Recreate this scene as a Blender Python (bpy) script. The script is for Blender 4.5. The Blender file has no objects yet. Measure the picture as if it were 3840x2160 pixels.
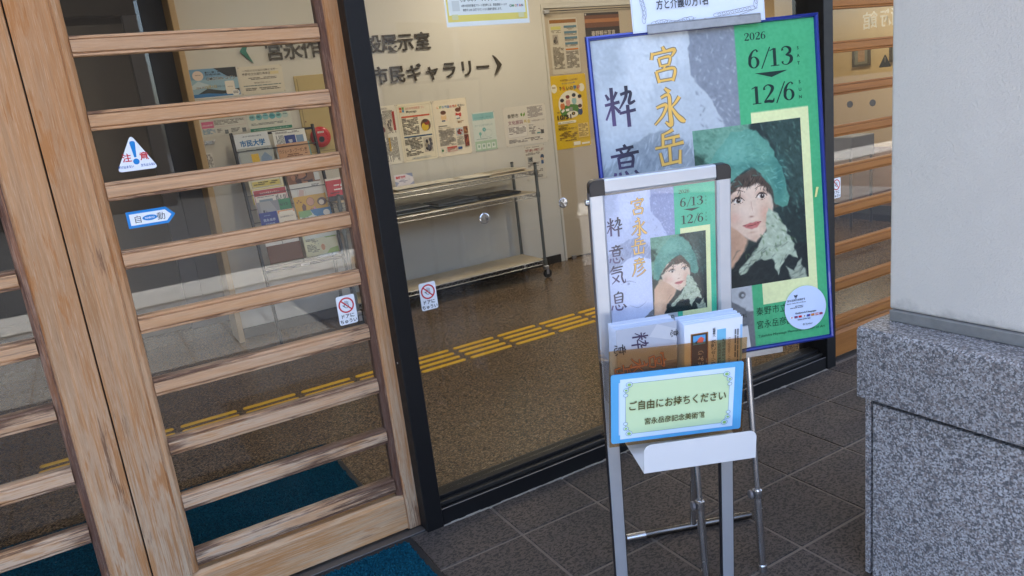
import bpy, bmesh, math, random
import numpy as np
from mathutils import Matrix, Vector
random.seed(7); RNG = np.random.default_rng(11)
R_ = math.radians
sc = bpy.context.scene
C = sc.collection

# ------------------------------------------------------------------ camera
cam = bpy.data.cameras.new('camera')
cam.lens = 26.04; cam.sensor_width = 36.0; cam.clip_start = 0.05; cam.clip_end = 300
co = bpy.data.objects.new('camera', cam); C.objects.link(co)
def cam_axes(yaw, pitch, roll):
    f = Vector((math.sin(yaw)*math.cos(pitch), math.cos(yaw)*math.cos(pitch), -math.sin(pitch)))
    x = f.cross(Vector((0, 0, 1))).normalized(); d = f.cross(x)
    c, s = math.cos(roll), math.sin(roll)
    return c*x + s*d, -s*x + c*d, f
_x, _d, _f = cam_axes(0.50401, 0.24263, 0.11675)
m = Matrix((( _x.x, -_d.x, -_f.x, 0), (_x.y, -_d.y, -_f.y, -2.2), (_x.z, -_d.z, -_f.z, 1.4), (0, 0, 0, 1)))
co.matrix_world = m
sc.camera = co

# ------------------------------------------------------------------ sky, sun, exposure
SUN_EL, SUN_AZ = 70.0, 25.0      # sun stands behind the building: the entrance is in its shade
w = bpy.data.worlds.new('World'); sc.world = w; w.use_nodes = True
nt = w.node_tree
sky = nt.nodes.new('ShaderNodeTexSky'); sky.sky_type = 'NISHITA'; sky.sun_disc = False
sky.sun_elevation = R_(SUN_EL); sky.sun_rotation = R_(SUN_AZ); sky.ozone_density = 0.7; sky.dust_density = 4.0; sky.air_density = 1.0
nt.links.new(sky.outputs[0], nt.nodes['Background'].inputs[0])
nt.nodes['Background'].inputs[1].default_value = 0.14
sl = bpy.data.lights.new('sun', 'SUN'); sl.energy = 2.8; sl.angle = R_(0.5); sl.color = (1, .95, .87)
so = bpy.data.objects.new('sun', sl); C.objects.link(so)
sdir = Vector((math.sin(R_(SUN_AZ))*math.cos(R_(SUN_EL)), math.cos(R_(SUN_AZ))*math.cos(R_(SUN_EL)), math.sin(R_(SUN_EL))))
so.rotation_euler = sdir.to_track_quat('Z', 'Y').to_euler(); so.location = sdir*30
vs = sc.view_settings
vs.view_transform = 'Standard'; vs.look = 'None'; vs.gamma = 1.0; vs.use_curve_mapping = False
vs.exposure = 2.95
cy = sc.cycles
cy.use_denoising = True
cy.max_bounces = 8; cy.diffuse_bounces = 4; cy.glossy_bounces = 4; cy.transmission_bounces = 6
cy.transparent_max_bounces = 24; cy.caustics_reflective = False; cy.caustics_refractive = False
cy.sample_clamp_indirect = 6.0

# ------------------------------------------------------------------ helpers
def lin(c):
    return c/12.92 if c <= .04045 else ((c+.055)/1.055)**2.4
def rgb(r, g, b):
    return (lin(r/255), lin(g/255), lin(b/255), 1)
def tag(o, label=None, cat=None, group=None, kind=None):
    if label: o['label'] = label
    if cat: o['category'] = cat
    if group: o['group'] = group
    if kind: o['kind'] = kind
    return o
def mesh_obj(name, me, mat=None, parent=None, M=None):
    o = bpy.data.objects.new(name, me); C.objects.link(o)
    if mat is not None and len(me.materials) == 0: me.materials.append(mat)
    if parent is not None: o.parent = parent
    if M is not None: o.matrix_basis = M
    return o
def obj(name, bm, mat, parent=None, M=None, smooth=False):
    me = bpy.data.meshes.new(name)
    bmesh.ops.recalc_face_normals(bm, faces=bm.faces[:])
    bm.to_mesh(me); bm.free()
    if smooth:
        me.polygons.foreach_set('use_smooth', [True]*len(me.polygons))
        try: me.set_sharp_from_angle(angle=R_(40))
        except Exception: pass
    return mesh_obj(name, me, mat, parent, M)
def thing(name, label, cat, M=None, group=None):
    o = bpy.data.objects.new(name, None); C.objects.link(o); o.empty_display_size = .05
    if M is not None: o.matrix_basis = M
    return tag(o, label, cat, group)
def bm_(): return bmesh.new()
def box(bm, x0, x1, y0, y1, z0, z1, bev=0.0, seg=1):
    vs_ = [bm.verts.new(p) for p in ((x0,y0,z0),(x1,y0,z0),(x1,y1,z0),(x0,y1,z0),(x0,y0,z1),(x1,y0,z1),(x1,y1,z1),(x0,y1,z1))]
    fs = [bm.faces.new([vs_[i] for i in q]) for q in ((3,2,1,0),(4,5,6,7),(0,1,5,4),(1,2,6,5),(2,3,7,6),(3,0,4,7))]
    if bev > 0:
        es = list({e for f in fs for e in f.edges})
        bmesh.ops.bevel(bm, geom=es, offset=bev, segments=seg, profile=.5, affect='EDGES')
    return bm
def boxb(*a, **k): return box(bm_(), *a, **k)
def tube(bm, p, q, r, n=12, r2=None, cap=True):
    p = Vector(p); q = Vector(q); r2 = r if r2 is None else r2
    z = (q-p).normalized(); x = z.orthogonal().normalized(); y = z.cross(x)
    a = [bm.verts.new(p + r*(math.cos(t)*x+math.sin(t)*y)) for t in [2*math.pi*i/n for i in range(n)]]
    b = [bm.verts.new(q + r2*(math.cos(t)*x+math.sin(t)*y)) for t in [2*math.pi*i/n for i in range(n)]]
    for i in range(n): bm.faces.new((a[i], a[(i+1) % n], b[(i+1) % n], b[i]))
    if cap: bm.faces.new(a[::-1]); bm.faces.new(b)
    return bm
def tubeb(*a, **k): return tube(bm_(), *a, **k)
def lathe(bm, prof, axis='Z', n=24, c=(0,0,0)):
    rings = []
    for (r, h) in prof:
        ring = []
        for i in range(n):
            t = 2*math.pi*i/n
            if axis == 'Z': p = (r*math.cos(t), r*math.sin(t), h)
            elif axis == 'Y': p = (r*math.cos(t), h, r*math.sin(t))
            else: p = (h, r*math.cos(t), r*math.sin(t))
            ring.append(bm.verts.new((p[0]+c[0], p[1]+c[1], p[2]+c[2])))
        rings.append(ring)
    for a, b in zip(rings, rings[1:]):
        for i in range(n): bm.faces.new((a[i], a[(i+1) % n], b[(i+1) % n], b[i]))
    bm.faces.new(rings[0][::-1]); bm.faces.new(rings[-1])
    return bm
def extrude_profile(pts, axis, a, b):
    """closed 2D profile swept along an axis; pts are the other two coordinates in x,y,z order"""
    bm = bm_()
    def P(p, t):
        return {'X': (t, p[0], p[1]), 'Y': (p[0], t, p[1]), 'Z': (p[0], p[1], t)}[axis]
    A = [bm.verts.new(P(p, a)) for p in pts]; B = [bm.verts.new(P(p, b)) for p in pts]
    n = len(pts)
    for i in range(n): bm.faces.new((A[i], A[(i+1) % n], B[(i+1) % n], B[i]))
    bm.faces.new(A[::-1]); bm.faces.new(B)
    return bm

# ------------------------------------------------------------------ materials
MATS = {}
def nodes(name):
    ma = bpy.data.materials.new(name); ma.use_nodes = True
    t = ma.node_tree; b = t.nodes['Principled BSDF']
    MATS[name] = ma
    return ma, t, b
class G:
    """tiny node-graph helper"""
    def __init__(s, t): s.t = t
    def n(s, kind, **kw):
        nd = s.t.nodes.new(kind)
        for k, v in kw.items():
            if k.startswith('_'): setattr(nd, k[1:], v)
        return nd
    def val(s, sock, v):
        if isinstance(v, bpy.types.NodeSocket): s.t.links.new(v, sock)
        else: sock.default_value = v
    def noise(s, vec, scale, detail=4, rough=.55, dist=0):
        nd = s.t.nodes.new('ShaderNodeTexNoise'); s.val(nd.inputs['Vector'], vec)
        nd.inputs['Scale'].default_value = scale; nd.inputs['Detail'].default_value = detail
        nd.inputs['Roughness'].default_value = rough; nd.inputs['Distortion'].default_value = dist
        return nd.outputs['Fac']
    def map(s, vec, scale=(1,1,1), loc=(0,0,0)):
        nd = s.t.nodes.new('ShaderNodeMapping'); s.val(nd.inputs['Vector'], vec)
        nd.inputs['Scale'].default_value = scale; nd.inputs['Location'].default_value = loc
        return nd.outputs[0]
    def math(s, op, a, b=0.0, clamp=False):
        nd = s.t.nodes.new('ShaderNodeMath'); nd.operation = op; nd.use_clamp = clamp
        s.val(nd.inputs[0], a); s.val(nd.inputs[1], b); return nd.outputs[0]
    def ramp(s, f, stops, interp='LINEAR'):
        nd = s.t.nodes.new('ShaderNodeValToRGB'); nd.color_ramp.interpolation = interp
        e = nd.color_ramp.elements
        while len(e) < len(stops): e.new(.5)
        for i, (p, c) in enumerate(stops):
            e[i].position = p; e[i].color = c if len(c) == 4 else (*c, 1)
        s.val(nd.inputs[0], f); return nd.outputs[0]
    def step(s, f, a, b):
        nd = s.t.nodes.new('ShaderNodeMapRange'); nd.interpolation_type = 'SMOOTHSTEP'
        s.val(nd.inputs[0], f); nd.inputs[1].default_value = a; nd.inputs[2].default_value = b
        return nd.outputs[0]
    def mix(s, fac, a, b, mode='MIX'):
        nd = s.t.nodes.new('ShaderNodeMix'); nd.data_type = 'RGBA'; nd.blend_type = mode
        s.val(nd.inputs[0], fac); s.val(nd.inputs[6], a); s.val(nd.inputs[7], b); return nd.outputs[2]
    def bump(s, h, strength=.3, dist=.002):
        nd = s.t.nodes.new('ShaderNodeBump'); nd.inputs['Strength'].default_value = strength
        nd.inputs['Distance'].default_value = dist; s.val(nd.inputs['Height'], h); return nd.outputs[0]
    def pos(s): return s.t.nodes.new('ShaderNodeNewGeometry').outputs['Position']
    def ob(s, rnd=0.0):
        o = s.t.nodes.new('ShaderNodeTexCoord').outputs['Object']
        if not rnd: return o
        r = s.t.nodes.new('ShaderNodeObjectInfo').outputs['Random']
        v = s.t.nodes.new('ShaderNodeVectorMath'); v.operation = 'ADD'
        s.t.links.new(o, v.inputs[0]); s.t.links.new(s.math('MULTIPLY', r, rnd), v.inputs[1]); return v.outputs[0]
    def rnd(s): return s.t.nodes.new('ShaderNodeObjectInfo').outputs['Random']
def plain(name, col, rough=.5, metal=0.0, var=.08, scale=8.0, bump=0.0, bscale=200, coat=0.0, spec=None, fine=0.0):
    ma, t, b = nodes(name); g = G(t)
    c = col if len(col) == 4 else (*col, 1)
    n = g.noise(g.pos(), scale, 5, .6)
    k = g.math('ADD', g.math('MULTIPLY', n, 2*var), 1-var)
    cc = g.mix(1.0, c, g.ramp(k, [(0, (0,0,0)), (1, (1,1,1))]), 'MULTIPLY') if False else None
    hsv = t.nodes.new('ShaderNodeHueSaturation'); hsv.inputs['Color'].default_value = c
    g.val(hsv.inputs['Value'], k)
    t.links.new(hsv.outputs[0], b.inputs['Base Color'])
    b.inputs['Metallic'].default_value = metal
    rr = g.math('ADD', g.math('MULTIPLY', g.noise(g.pos(), scale*3, 3), .2), rough-.1)
    g.val(b.inputs['Roughness'], rr)
    if coat: b.inputs['Coat Weight'].default_value = coat
    if spec is not None: b.inputs['Specular IOR Level'].default_value = spec
    if bump: g.val(b.inputs['Normal'], g.bump(g.noise(g.pos(), bscale, 4), bump, .002))
    return ma
def wood(name, axis, bare, grey, varnish, orange, worn=.5, greyz=(0.2, 1.2), rough=.62, rail=False):
    ma, t, b = nodes(name); g = G(t)
    v = g.ob(37.0)
    s = {'X': (1, 0, 0), 'Y': (0, 1, 0), 'Z': (0, 0, 1)}[axis]
    sv = lambda al, ac: tuple(al if k else ac for k in s)
    fib = g.noise(g.map(v, sv(6, 190)), 1.0, 6, .68)           # fibres
    grain = g.noise(g.map(v, sv(1.1, 42)), 1.0, 5, .6, .9)     # growth bands
    big = g.noise(g.map(v, sv(2.2, 13)), 1.0, 6, .66, .4)      # patches of old varnish
    big2 = g.noise(g.map(v, sv(2.6, 15), (7.3, 3.1, 5.7)), 1.0, 5, .62)
    big3 = g.noise(g.map(v, sv(1.4, 7), (2.3, 9.1, 1.7)), 1.0, 4, .6)
    z = t.nodes.new('ShaderNodeSeparateXYZ'); t.links.new(g.pos(), z.inputs[0])
    gz = t.nodes.new('ShaderNodeMapRange'); t.links.new(z.outputs[2], gz.inputs[0])
    gz.inputs[1].default_value = greyz[1]; gz.inputs[2].default_value = greyz[0]
    c = g.mix(g.step(grain, .36, .64), bare, tuple(x*.76 for x in bare[:3])+(1,))
    c = g.mix(g.math('MULTIPLY', g.step(big3, .42, .62), .55), c, orange)
    fb = g.math('ADD', g.math('MULTIPLY', fib, .6), g.math('MULTIPLY', big2, .5))
    gm = g.math('MULTIPLY', g.math('ADD', g.math('MULTIPLY', gz.outputs[0], .85), .15), g.step(fb, .46, .60))
    c = g.mix(gm, c, grey)
    om = g.step(g.math('ADD', g.math('MULTIPLY', big2, .8), g.math('MULTIPLY', fib, .25)), .585, .63)
    c = g.mix(g.math('MULTIPLY', om, .85), c, orange)
    fib2 = g.noise(g.map(v, sv(16, 420)), 1.0, 4, .7)
    th = g.math('ADD', g.math('MULTIPLY', big, .60), g.math('ADD', g.math('MULTIPLY', fib, .30), g.math('MULTIPLY', fib2, .18)))
    th = g.math('ADD', th, g.math('MULTIPLY', gz.outputs[0], .085))
    if rail:
        oc = t.nodes.new('ShaderNodeSeparateXYZ'); t.links.new(g.ob(), oc.inputs[0])
        ends = g.step(g.math('ABSOLUTE', g.math('SUBTRACT', oc.outputs[0], .444)), .20, .34)
        edge = g.step(g.math('ABSOLUTE', g.math('SUBTRACT', oc.outputs[2], .0253)), .0150, .0175)
        th = g.math('ADD', th, g.math('ADD', g.math('MULTIPLY', ends, .05), g.math('MULTIPLY', edge, .07)))
    vm = g.step(th, .71-worn*.22, .80-worn*.22)
    c = g.mix(g.math('MULTIPLY', vm, .9), c, varnish)
    dk = g.step(fib, .58, .74)
    c = g.mix(g.math('MULTIPLY', dk, .45), c, tuple(x*.3 for x in bare[:3])+(1,))
    c = g.mix(g.math('MULTIPLY', g.step(fib2, .54, .72), .32), c, tuple(x*.45 for x in bare[:3])+(1,))
    c = g.mix(g.math('MULTIPLY', g.step(fib2, .48, .30), .25), c, tuple(min(1, x*1.35) for x in grey[:3])+(1,))
    t.links.new(c, b.inputs['Base Color'])
    g.val(b.inputs['Roughness'], g.math('SUBTRACT', rough+.12, g.math('MULTIPLY', vm, .2)))
    b.inputs['Specular IOR Level'].default_value = .25
    g.val(b.inputs['Normal'], g.bump(g.math('ADD', fib, g.math('MULTIPLY', vm, .35)), .6, .002))
    return ma
wood_stile = wood('weathered_wood_upright', 'Z', (.53,.27,.12,1), (.60,.475,.335,1), (.19,.088,.046,1), (.44,.185,.06,1), .32, (-0.35, 1.05))
wood_rail = wood('weathered_wood_crosspiece', 'X', (.65,.375,.205,1), (.61,.46,.33,1), (.105,.05,.033,1), (.53,.27,.115,1), .42, (0.1, 1.0), rail=True)
wood_base = wood('weathered_wood_bottom_rail', 'X', (.60,.31,.13,1), (.62,.47,.32,1), (.22,.10,.05,1), (.50,.22,.075,1), .30, (-.5, .6))
wood_edge_z = wood('dark_varnished_edge_upright', 'Z', (.27,.115,.06,1), (.42,.32,.25,1), (.095,.042,.028,1), (.30,.12,.04,1), .95, (0.1, 1.4))
wood_orange_x = wood('varnished_orange_wood', 'X', (.36,.135,.030,1), (.33,.14,.04,1), (.18,.065,.018,1), (.38,.15,.03,1), .38, (-1, 0), .45)
wood_orange_z = wood('varnished_orange_wood_upright', 'Z', (.38,.15,.04,1), (.3,.14,.05,1), (.2,.08,.025,1), (.4,.16,.045,1), .38, (-1, 0), .45)
def glass_mat(name, tint=(.93,.95,.93,1), refl=1.0, rough=0.0, dirt=0.0):
    ma, t, b = nodes(name); g = G(t); t.nodes.remove(b)
    tr = t.nodes.new('ShaderNodeBsdfTransparent'); tr.inputs[0].default_value = tint
    gl = t.nodes.new('ShaderNodeBsdfGlossy'); gl.inputs['Roughness'].default_value = rough
    lw = t.nodes.new('ShaderNodeLayerWeight'); lw.inputs[0].default_value = .5
    f = g.math('ADD', .04*refl, g.math('MULTIPLY', g.math('POWER', lw.outputs['Facing'], 5.0), .96*refl))
    mx = t.nodes.new('ShaderNodeMixShader'); g.val(mx.inputs[0], f)
    t.links.new(tr.outputs[0], mx.inputs[1]); t.links.new(gl.outputs[0], mx.inputs[2])
    out = t.nodes['Material Output']
    last = mx.outputs[0]
    if dirt:
        df = t.nodes.new('ShaderNodeBsdfDiffuse'); df.inputs[0].default_value = (.6,.58,.55,1)
        m2 = t.nodes.new('ShaderNodeMixShader')
        d = g.step(g.noise(g.map(g.pos(), (9, 9, 2.5)), 1.0, 6, .7), .45, .85)
        g.val(m2.inputs[0], g.math('ADD', g.math('MULTIPLY', d, dirt), dirt*.25))
        t.links.new(last, m2.inputs[1]); t.links.new(df.outputs[0], m2.inputs[2]); last = m2.outputs[0]
    t.links.new(last, out.inputs[0])
    return ma
glass = glass_mat('window_glass', (.965,.975,.965,1), 1.0, 0.0, .008)
glass_in = glass_mat('partition_glass', (.93,.95,.93,1))
clear_plastic = glass_mat('clear_plastic', (.99,.99,.99,1), .5, .02, .003)
amber_plastic = glass_mat('amber_tinted_plastic', (.84,.68,.47,1), 1.0, .15, .03)
black_metal = plain('black_painted_steel', (.007,.007,.008), .5, 0, .25, 14, .04, 300, spec=.3)
dark_metal = plain('dark_sill_metal', (.030,.028,.026), .4, .3, .2, 10)
alu = plain('brushed_aluminium', (.56,.58,.62), .42, .55, .05, 20)
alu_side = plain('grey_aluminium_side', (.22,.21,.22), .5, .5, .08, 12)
chrome = plain('chromed_steel', (.68,.69,.71), .24, 1.0, .04, 10)
steel = plain('worn_galvanised_steel', (.42,.43,.45), .38, .85, .25, 60, .1, 120)
rubber = plain('black_rubber', (.015,.015,.016), .6, 0, .1)
blk_plastic = plain('black_plastic', (.010,.011,.016), .35, 0, .1, 20)
white_enamel = plain('white_enamel', (.70,.71,.73), .38, 0, .02, 5)
blue_gloss = plain('glossy_blue_anodised', (.016,.040,.30), .22, .35, .06, 8, coat=.6)
blue_card_m = plain('sky_blue_card', (.10,.40,.72), .5, 0, .08, 14)
paper = plain('white_paper', (.76,.77,.78), .6, 0, .02, 6)
red_paint = plain('fire_red_enamel', (.52,.008,.012), .3, 0, .05, 12, coat=.3)
beige_wall = plain('beige_painted_wall', (.66,.635,.57), .75, 0, .035, 1.6, .05, 90)
beige_door = plain('beige_door_laminate', (.50,.42,.31), .55, 0, .04, 2.2)
cabinet_m = plain('tan_painted_cabinet', (.52,.40,.17), .45, 0, .05, 5)
trim_wood = plain('pale_wood_trim', (.52,.36,.19), .5, 0, .1, 9)
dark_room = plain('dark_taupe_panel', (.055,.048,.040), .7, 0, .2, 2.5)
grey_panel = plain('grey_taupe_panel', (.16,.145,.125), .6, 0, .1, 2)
ceil_m = plain('white_ceiling_board', (.62,.60,.55), .85, 0, .03, 2)
baseboard_m = plain('black_baseboard', (.018,.016,.014), .5, 0, .1)
wire_m = plain('chromed_wire', (.33,.33,.33), .35, .8, .1, 30)
shelf_wood = plain('light_shelf_board', (.50,.42,.30), .5, 0, .06, 6)
brown_leather = plain('brown_leather_cover', (.16,.065,.03), .42, 0, .12, 30, .15, 240)
grey_pipe = plain('grey_green_pipe', (.16,.18,.18), .35, .5, .05, 8)
threshold_m = plain('grey_threshold_steel', (.16,.155,.15), .4, .7, .15, 30)
mortar_m = plain('pale_mortar_bead', (.34,.30,.25), .9, 0, .25, 40, .3, 90)
yellow_m = plain('tactile_yellow', (.78,.42,.010), .5, 0, .1, 30)
grey_tact = plain('tactile_grey', (.30,.30,.29), .5, 0, .1, 30)
letter_m = plain('brushed_bronze_letter', (.085,.07,.05), .32, .45, .2, 9)
teal_letter = plain('teal_arrow_enamel', (.06,.22,.16), .35, .3, .08, 9)
white_vinyl = plain('white_vinyl_letter', (.72,.70,.66), .5)
counter_m = plain('brown_counter_laminate', (.22,.10,.045), .5, 0, .15, 4)
def granite(name, dark):
    ma, t, b = nodes(name); g = G(t)
    v = t.nodes.new('ShaderNodeTexVoronoi'); g.val(v.inputs['Vector'], g.pos()); v.inputs['Scale'].default_value = 270
    cell = t.nodes.new('ShaderNodeSeparateColor'); t.links.new(v.outputs['Color'], cell.inputs[0])
    v2 = t.nodes.new('ShaderNodeTexVoronoi'); g.val(v2.inputs['Vector'], g.map(g.pos(), (1,1,1), (3,5,1))); v2.inputs['Scale'].default_value = 190
    c2 = t.nodes.new('ShaderNodeSeparateColor'); t.links.new(v2.outputs['Color'], c2.inputs[0])
    k = dark
    base = g.ramp(cell.outputs[0], [(0, (.05*k,.055*k,.065*k)), (.12, (.09*k,.09*k,.10*k)), (.18, (.25*k,.21*k,.20*k)), (.48, (.32*k,.275*k,.265*k)), (.52, (.42*k,.41*k,.42*k)), (.78, (.48*k,.48*k,.50*k)), (.82, (.62*k,.62*k,.65*k))], 'CONSTANT')
    c = g.mix(g.math('MULTIPLY', g.step(c2.outputs[1], .80, .84), .85), base, (.035*k,.042*k,.06*k,1))
    c = g.mix(.20, c, g.ramp(g.noise(g.pos(), 260, 3), [(.3, (.13,.12,.12)), (.7, (.52,.50,.50))]))
    c = g.mix(g.math('MULTIPLY', g.step(g.noise(g.pos(), 5, 5, .6), .5, .75), .18), c, (.16,.145,.13,1))
    t.links.new(c, b.inputs['Base Color'])
    g.val(b.inputs['Roughness'], g.math('ADD', .38, g.math('MULTIPLY', cell.outputs[1], .25)))
    g.val(b.inputs['Normal'], g.bump(g.noise(g.pos(), 500, 3), .12, .001))
    return ma
granite_cap_m = granite('polished_granite_dark', .70)
granite_panel_m = granite('flamed_granite_light', .86)
def plaster():
    ma, t, b = nodes('sprayed_grey_plaster'); g = G(t)
    n1 = g.noise(g.pos(), 330, 3, .6); n2 = g.noise(g.pos(), 150, 4, .65); n3 = g.noise(g.pos(), 1.7, 5, .6)
    c = g.mix(g.step(n3, .3, .75), (.64,.595,.54,1), (.585,.545,.495,1))
    c = g.mix(g.math('MULTIPLY', g.step(n2, .62, .75), .45), c, (.42,.405,.385,1))
    st_ = g.noise(g.map(g.pos(), (14, 14, .7)), 1.0, 5, .6)
    c = g.mix(g.math('MULTIPLY', g.step(st_, .55, .80), .30), c, (.44,.42,.385,1))
    sz = t.nodes.new('ShaderNodeSeparateXYZ'); t.links.new(g.pos(), sz.inputs[0])
    lowm = g.math('MULTIPLY', g.step(g.math('ADD', sz.outputs[2], g.math('MULTIPLY', g.noise(g.pos(), 16, 5, .65), .12)), .86, .82), .45)
    c = g.mix(lowm, c, (.30,.285,.26,1))
    t.links.new(c, b.inputs['Base Color']); b.inputs['Roughness'].default_value = .9
    g.val(b.inputs['Normal'], g.bump(g.math('ADD', n1, g.math('MULTIPLY', n2, 1.6)), .5, .0032))
    return ma
plaster_m = plaster()
def paver():
    ma, t, b = nodes('brown_grey_paver'); g = G(t)
    p = g.pos()
    n1 = g.noise(g.map(p, (1, 1.4, 1)), 85, 4, .62, .8); n2 = g.noise(p, 28, 4, .6); n3 = g.noise(p, 2.2, 3)
    base = g.mix(g.rnd(), (.092,.070,.055,1), (.140,.106,.084,1))
    base = g.mix(g.step(n3, .3, .7), base, (.080,.066,.058,1))
    c = g.mix(g.math('MULTIPLY', g.step(n1, .47, .56), .85), base, (.026,.023,.021,1))
    c = g.mix(g.math('MULTIPLY', g.step(n1, .28, .40), -.0), c, base)
    c = g.mix(g.math('MULTIPLY', g.step(n2, .58, .74), .35), c, (.17,.14,.12,1))
    t.links.new(c, b.inputs['Base Color'])
    g.val(b.inputs['Roughness'], g.math('ADD', .58, g.math('MULTIPLY', n2, .3))); b.inputs['Specular IOR Level'].default_value = .3
    g.val(b.inputs['Normal'], g.bump(g.math('ADD', n1, n2), .35, .003))
    return ma
paver_m = paver()
grout_m = plain('tan_grout', (.165,.135,.110), .95, 0, .25, 22, .3, 140)
def aggregate():
    ma, t, b = nodes('brown_aggregate_floor'); g = G(t)
    p = g.pos()
    v = t.nodes.new('ShaderNodeTexVoronoi'); g.val(v.inputs['Vector'], g.mix(.02, p, p)); v.inputs['Scale'].default_value = 170
    s_ = t.nodes.new('ShaderNodeSeparateColor'); t.links.new(v.outputs['Color'], s_.inputs[0])
    n = g.noise(p, 105, 4, .6, .6)
    c = g.ramp(g.math('ADD', g.math('MULTIPLY', s_.outputs[0], .5), g.math('MULTIPLY', n, .5)),
               [(.26, (.028,.018,.010)), (.42, (.078,.050,.028)), (.56, (.16,.104,.058)), (.74, (.30,.205,.12))])
    c = g.mix(g.math('MULTIPLY', g.noise(p, 1.3, 3), .4), c, (.10,.065,.035,1))
    t.links.new(c, b.inputs['Base Color'])
    g.val(b.inputs['Roughness'], g.math('ADD', .14, g.math('MULTIPLY', n, .2)))
    g.val(b.inputs['Normal'], g.bump(n, .06, .002))
    return ma
agg_m = aggregate()
def pile_mat(name, a, b_):
    ma, t, b = nodes(name); g = G(t)
    n = g.noise(g.pos(), 130, 4, .7)
    t.links.new(g.mix(g.step(n, .3, .7), a, b_), b.inputs['Base Color'])
    b.inputs['Roughness'].default_value = .95; b.inputs['Specular IOR Level'].default_value = .1
    return ma
mat_blue = pile_mat('teal_blue_carpet_pile', (.002,.028,.052,1), (.006,.098,.152,1))
def ink_mat(name, rough, spec=.4, paint=0.0):
    ma, t, b = nodes(name); g = G(t)
    a = t.nodes.new('ShaderNodeVertexColor'); a.layer_name = 'ink'
    hsv = t.nodes.new('ShaderNodeHueSaturation'); t.links.new(a.outputs[0], hsv.inputs['Color'])
    n = g.noise(g.ob(), 14 if not paint else 26, 6, .65, .8 if paint else 0)
    g.val(hsv.inputs['Value'], g.math('ADD', 1-max(paint, .03), g.math('MULTIPLY', n, 2*max(paint, .03))))
    t.links.new(hsv.outputs[0], b.inputs['Base Color'])
    b.inputs['Roughness'].default_value = rough; b.inputs['Specular IOR Level'].default_value = spec
    return ma
ink = ink_mat('printed_paper', .55)
ink_gloss = ink_mat('laminated_print', .28, .5)
ink_art = ink_mat('poster_print', .42, .4, .03)

# ------------------------------------------------------------------ printed sheets: real thin slabs carrying raised ink
_txt_cache = {}
def text_geo(s, bold=0.0):
    key = (s, bold)
    if key in _txt_cache: return _txt_cache[key]
    cu = bpy.data.curves.new('tmp', 'FONT'); cu.body = s; cu.size = 1.0; cu.resolution_u = 3; cu.offset = bold
    ob = bpy.data.objects.new('tmp', cu)
    me = bpy.data.meshes.new_from_object(ob)
    V = [(v.co.x, v.co.y) for v in me.vertices]; F = [tuple(p.vertices) for p in me.polygons]
    bpy.data.objects.remove(ob); bpy.data.curves.remove(cu); bpy.data.meshes.remove(me)
    x0 = min(v[0] for v in V); x1 = max(v[0] for v in V); y0 = min(v[1] for v in V); y1 = max(v[1] for v in V)
    _txt_cache[key] = (V, F, x0, x1, y0, y1)
    return _txt_cache[key]
def catmull(pts, n=6):
    out = []
    P = [pts[0]]+list(pts)+[pts[-1]]
    for i in range(1, len(P)-2):
        p0, p1, p2, p3 = P[i-1], P[i], P[i+1], P[i+2]
        for k in range(n):
            t = k/n
            out.append(tuple(.5*((2*b)+(-a+c)*t+(2*a-5*b+4*c-d)*t*t+(-a+3*b-3*c+d)*t**3) for a, b, c, d in zip(p0, p1, p2, p3)))
    out.append(pts[-1]); return out
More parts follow.
